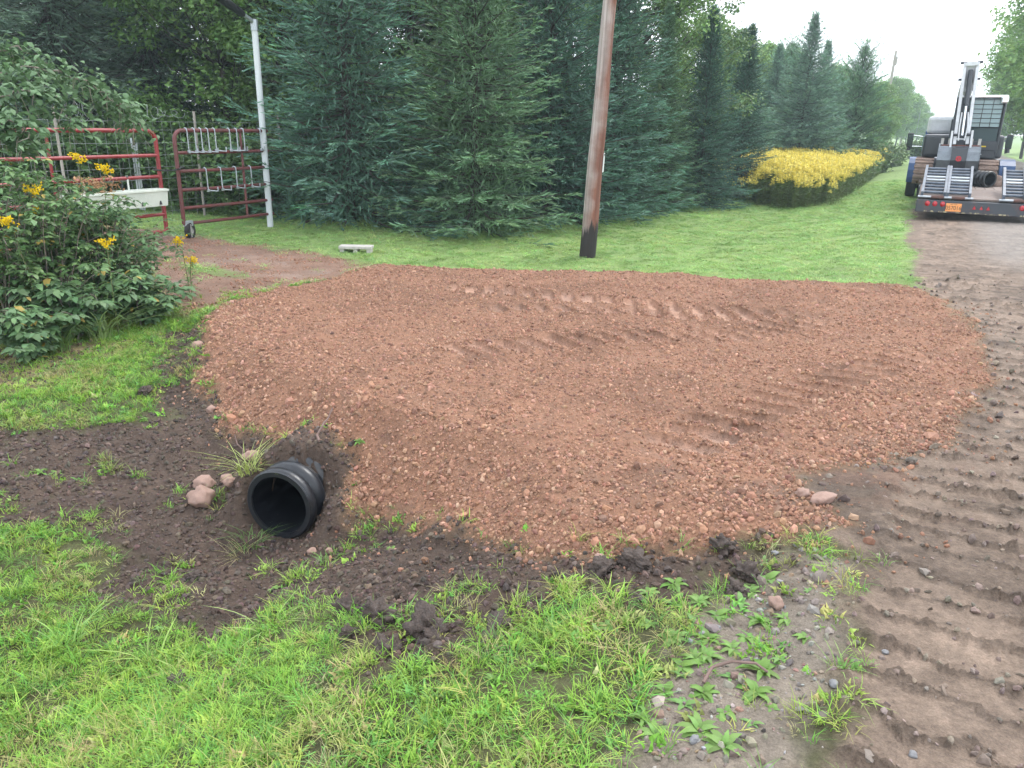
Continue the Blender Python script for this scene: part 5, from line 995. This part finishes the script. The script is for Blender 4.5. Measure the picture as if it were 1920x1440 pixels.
def bone(a, b, w0, w1, t0, t1, mtl, name, parent):
    """box beam from a to b in the vertical plane, depth w, thickness t (across)"""
    a = Vector(a); b = Vector(b); d = (b-a).normalized(); x = Vector((1, 0, 0)); n = x.cross(d).normalized(); v = []
    for p, w_, t_ in ((a, w0, t0), ((a+b)/2, (w0+w1)/2*1.08, (t0+t1)/2), (b, w1, t1)):
        for sx, sn in ((-1, -1), (1, -1), (1, 1), (-1, 1)): v.append(p+x*sx*t_/2+n*sn*w_/2)
    f = [(0, 1, 2, 3), (8, 9, 10, 11)]
    for k in (0, 4):
        for i in range(4): f.append((k+i, k+(i+1) % 4, k+4+(i+1) % 4, k+4+i))
    return MB().add(v, f).build(name, mtl, parent)
def excavator():
    o = empty('excavator', (.47, 21.0, .548), 0, 'pale grey mini excavator with dark cab parked on the trailer', 'excavator')
    for sx in (-1, 1):   # tracks run along Y, caked in mud
        x0 = sx*.62; cx = (x0-.17, x0+.17); pts = []
        for k in range(20):
            a = 2*math.pi*k/20; cy = .82 if math.cos(a) > 0 else -.82; pts.append((cy+.25*math.cos(a), .26+.25*math.sin(a)))
        tr = MB().prism(pts, *cx).build('track', M_MUD, o)
        per = []; 
        for k in range(14): per.append((-.82+k*.126, .512, 0))
        for k in range(14): per.append((-.82+k*.126, .008, 0))
        for k in range(7):
            a = -math.pi/2+math.pi*(k+.5)/7; per.append((.82+.25*math.cos(a), .26+.25*math.sin(a), a-math.pi/2)); per.append((-.82-.25*math.cos(a), .26+.25*math.sin(a), math.pi/2-a))
        for y, z, a in per:
            MB().box(cx[0]-.015, cx[1]+.015, -.035, .035, -.02, .022, Matrix.Translation((0, y, z)) @ Matrix.Rotation(a, 4, 'X'), .006).build('track_pad', M_MUD, tr)
        MB().box(x0-.1, x0+.1, -.7, .7, .14, .38, bev=.03).build('track_frame', M_CHAR, tr)
    MB().box(-.46, .46, -.45, .45, .28, .46, bev=.03).build('undercarriage', M_CHAR, o)
    MB().lathe([(.001, .44), (.36, .44), (.36, .56), (.001, .56)], 28, Matrix.Rotation(R(-90), 4, 'Y')).build('turntable', M_CHAR, o, True)
    # house with counterweight at the far side, cab on the right
    hs = MB().box(-.72, .86, -.35, 1.15, .56, 1.05, bev=.06).build('house', M_CHAR, o); MB().box(-.70, .05, .3, 1.1, 1.052, 1.45, bev=.08).build('engine_cover', M_BOOM, o)
    cab = MB().box(.12, .98, -.42, .75, .56, .78, bev=.03)
    for x, y in ((.13, -.40), (.97, -.40), (.13, .73), (.97, .73)): cab.tube([(x, y, .7), (x+.01, y, 2.02)], .032, 8)
    cab.box(.10, 1.0, -.43, .76, .75, .98, bev=.02); c = cab.build('cab', M_CHAR, o)
    MB().box(.08, 1.02, -.46, .78, 1.985, 2.06, bev=.03).build('cab_roof', M_CHROME, c)
    MB().box(.16, .94, -.412, -.404, 1.32, 1.97).build('windscreen', M_GLASS, c); MB().box(.16, .94, -.412, -.404, .985, 1.30).build('lower_panel', mat('dark_green_panel', (.02, .045, .05), .3), c)
    MB().box(.16, .94, .735, .745, 1.1, 1.97).build('rear_window', M_GLASS, c); MB().box(.985, .993, -.36, .68, 1.0, 1.97).build('side_window', M_GLASS, c); MB().box(.113, .121, -.36, .68, 1.0, 1.97).build('side_window', M_GLASS, c)
    for z in np.linspace(1.30, 1.95, 7): MB().tube([(.15, -.45, z), (.95, -.45, z)], .0085, 6).build('guard_bar', M_BLACK, c, True)
    for x in np.linspace(.16, .94, 5): MB().tube([(x, -.445, 1.3), (x, -.445, 1.97)], .0065, 6).build('guard_bar', M_BLACK, c, True)
    MB().box(.86, 1.02, -.56, -.44, 1.86, 2.04, bev=.04).build('work_light', M_CHROME, c); MB().box(.55, .76, -.466, -.46, .84, .87).build('warning_sticker', M_YEL, c); MB().box(.58, .70, -.466, -.46, .66, .675).build('badge', M_WHITEPVC, c); MB().box(.55, .60, -.466, -.46, .70, .71).build('badge', M_WHITEPVC, c)
    c.location = (-.20, 0, .06); c.scale = (.95, 1, .88)
    # swing post, boom rising then arm folded down towards the tail
    MB().box(-.13, .13, -.62, -.30, .52, 1.0, bev=.04).build('swing_post', M_BOOM, o)
    bm1 = bone((-.03, -.5, .9), (-.03, -.25, 2.15), .30, .34, .30, .26, M_CHAR, 'boom', o); bone((-.03, -.25, 2.15), (.03, -.62, 2.98), .34, .2, .26, .2, M_BOOM, 'boom_head', bm1)
    MB().tube([(-.17, -.62, .8), (-.16, -.48, 1.6)], .05, 12).build('cylinder_barrel', M_CHAR, bm1, True); MB().tube([(-.16, -.48, 1.6), (-.12, -.33, 2.28)], .026, 10).build('cylinder_rod', M_CHROME, bm1, True)
    arm = MB()
    for x in (-.12, .12):
        arm.prism([(-.60, 2.95), (-.50, 2.80), (-.78, 1.6), (-.98, .98), (-1.06, 1.0), (-.90, 1.7), (-.68, 2.93)], x-.03+.02, x+.03+.02)
    arm.box(-.10, .14, -.70, -.56, 2.26, 2.36).box(-.10, .14, -.72, -.52, 2.85, 2.93); a = arm.build('arm', M_BOOM, o)
    MB().tube([(.02, -.70, 2.75), (.02, -.92, 1.9)], .048, 14).build('bucket_cylinder', M_CHAR, a, True); MB().tube([(.02, -.92, 1.9), (.02, -1.1, 1.2)], .026, 10).build('cylinder_rod', M_CHROME, a, True)
    for x in (-.035, .08): MB().tube([(x, -.93, 1.75), (x*1.3, -1.04, 1.4), (x, -1.1, 1.08)], .014, 8).build('hydraulic_hose', M_BOOM, a, True)
    for z, y in ((2.93, -.63), (2.55, -.50), (1.22, -1.03)): MB().tube([(-.19, y, z), (.23, y, z)], .032, 10).build('pivot_pin', M_CHAR, a, True)
    for x in (-.17, .21): MB().prism([(-1.12, .82), (-1.02, .80), (-1.0, 1.30), (-1.08, 1.32)], x-.02, x+.02).build('link', M_BOOM, a)
    for q_ in (a, bm1): q_.scale.z = .86; q_.rotation_euler.y = R(-2.4); q_.location.x = .03
    # bucket: curved shell with teeth up
    bk = MB(); prof = [(-1.02, .30), (-1.20, .36), (-1.28, .52), (-1.22, .70), (-1.10, .80)]; pin = [(y+.03, z+.012) for y, z in prof[::-1]]; bk.prism(prof+pin, -.37, .40)
    for x in (-.38, .40): bk.prism([(-1.02, .30), (-1.20, .36), (-1.28, .52), (-1.22, .70), (-1.10, .80), (-.84, .86), (-.80, .40)], x-.012, x+.012)
    bk = bk.build('bucket', mat('bucket_steel', (.15, .17, .19), .45, .5, noise=.2), o); MB().box(-.36, .39, -1.05, -.82, .60, .84, bev=.04).build('dirt_in_bucket', mat('rust_brown_dirt', (.12, .045, .035), .95, bump=.02, bscale=20), bk)
    for x in (-.34, -.20, .22, .37): MB().prism([(-.90, .84), (-.82, .84), (-.85, .97), (-.88, .97)], x-.028, x+.028).build('tooth', M_STEELRIM, bk)
    MB().prism([(-1.24, .34), (-1.31, .52), (-1.26, .78), (-1.12, .80), (-1.12, .4)], -.13, .17).build('bucket_ear', M_CHAR, bk)
    M = Matrix.Translation((.02, -1.318, .56)) @ Matrix.Rotation(R(-90), 4, 'Z'); MB().lathe([(.028, 0), (.055, 0), (.055, .012), (.028, .012)], 20, M, True).box(-.006, .006, -.06, .06, -.012, .012, Matrix.Translation((.02, -1.325, .56)) @ Matrix.Rotation(R(90), 4, 'Z') @ Matrix.Rotation(R(40), 4, 'X')).build('red_emblem', M_LIGHT, bk)
    return o
excavator()
def mud_lump_on_track():
    pass

def truck():
    o = empty('pickup_truck', (.68, 22.8, 0), R(1.2), 'dark blue pickup truck towing the trailer, pale rear window', 'truck')
    # bed with dually fenders, cab, hood
    MB().box(-.88, .88, .9, 3.2, .62, 1.02, bev=.04).build('truck_bed', M_CHAR, o)
    for s_ in (-1, 1):
        arc = [(.62+1.5*0, .42)]; prof = []
        for k in range(9): a = math.pi*k/8; prof.append((1.15+.62*math.cos(a), .52+.50*math.sin(a)))
        MB().prism(prof+[(.53, .40), (.62, .40)]+[(1.15-.5*math.cos(math.pi*k/8), .50+.40*math.sin(math.pi*k/8)) for k in range(9)]+[(1.68, .40), (1.77, .40)], *sorted((s_*.86, s_*1.20))).build('fender', M_BLUE, o)
        wheel(o, 'rear_wheel', s_*1.06, 1.15, .40, .40, .24); wheel(o, 'rear_wheel', s_*.78, 1.15, .40, .40, .22); wheel(o, 'front_wheel', s_*.88, 4.95, .40, .40, .26)
        MB().box(*sorted((s_*.9, s_*.98)), -.02, .9, .42, .58, bev=.02).build('step', M_CHROME, o)
    MB().prism([(3.25, .45), (3.25, 1.06), (3.42, 1.68), (4.35, 1.70), (4.75, 1.22), (5.95, 1.08), (6.02, .5)], -.90, .90).build('cab_body', M_BLUE, o)
    MB().prism([(0, .0), (0, .56), (.008, .56), (.008, 0)], -.74, .74, Matrix.Translation((0, 3.248, 1.08)) @ Matrix.Rotation(R(-15.2), 4, 'X')).build('rear_window', M_WIN, o)
    MB().box(-.87, -.80, 3.22, 3.30, 1.14, 1.32, bev=.01).build('brake_light', M_LIGHT, o)
    for s_ in (-1, 1):
        MB().box(s_*.93-.03*0-.012, s_*.93+.012, 3.45, 4.4, 1.12, 1.58).build('side_window', M_GLASS, o)
        m = MB().box(s_*1.28-.08, s_*1.28+.08, 4.3, 4.36, 1.22, 1.62, bev=.02).build('mirror', M_BLACK, o); MB().box(s_*1.28-.06, s_*1.28+.06, 4.295, 4.299, 1.26, 1.58).build('mirror_glass', mat('mirror_glass', (.05, .06, .07), .05, .8), m)
        MB().tube([(s_*.9, 4.35, 1.52), (s_*1.28, 4.33, 1.56)], .014, 8).tube([(s_*.9, 4.35, 1.24), (s_*1.28, 4.33, 1.24)], .014, 8).build('mirror_arm', M_CHROME, m, True)
        MB().tube([(s_*1.28, 4.33, 1.22), (s_*1.28, 4.32, 1.12)], [.05, .06], 12).build('convex_mirror', M_BLACK, m, True)
    MB().tube([(-1.15, 4.4, 1.6), (-1.13, 4.4, 2.35)], .006, 6).build('antenna', M_GALV, o, True)
    MB().box(-.30, .30, -.05, .9, .46, .54, bev=.01).build('hitch', M_TRAIL, o); MB().box(-.9, .9, .72, .88, .48, .62, bev=.02).build('rear_bumper', M_CHROME, o)
truck()
# dried mud heaped on the trailer around the tracks
lump('mud_heap', .02, 20.1, .24, .22, .17, 5, M_MUD, 'heap of brown mud on the deck in front of the left track', 'mud heap', 'mud heaps on the trailer', 3, .35).location.z = .63
lump('mud_heap', 1.28, 20.2, .22, .2, .15, 9, M_MUD, 'heap of brown mud on the deck in front of the right track', 'mud heap', 'mud heaps on the trailer', 3, .35).location.z = .63

# ------------------------------------------------------------------ air
def haze():  # bluish volume added to mimic lens veil on top of slight air haze
    m = bpy.data.materials.new('haze_veil'); m.use_nodes = True; t = m.node_tree; t.nodes.clear(); o_ = t.nodes.new('ShaderNodeOutputMaterial'); v = t.nodes.new('ShaderNodeVolumePrincipled')
    v.inputs['Color'].default_value = (.74, .90, 1.0, 1); v.inputs['Density'].default_value = .0015; v.inputs['Anisotropy'].default_value = .25
    t.links.new(v.outputs[0], o_.inputs['Volume']); mb = MB().box(-75, 75, -40, 260, -2.5, 17); ob = mb.build('haze', m); tag(ob, 'thin pale air haze, also standing in for lens veil', kind='stuff')
haze()
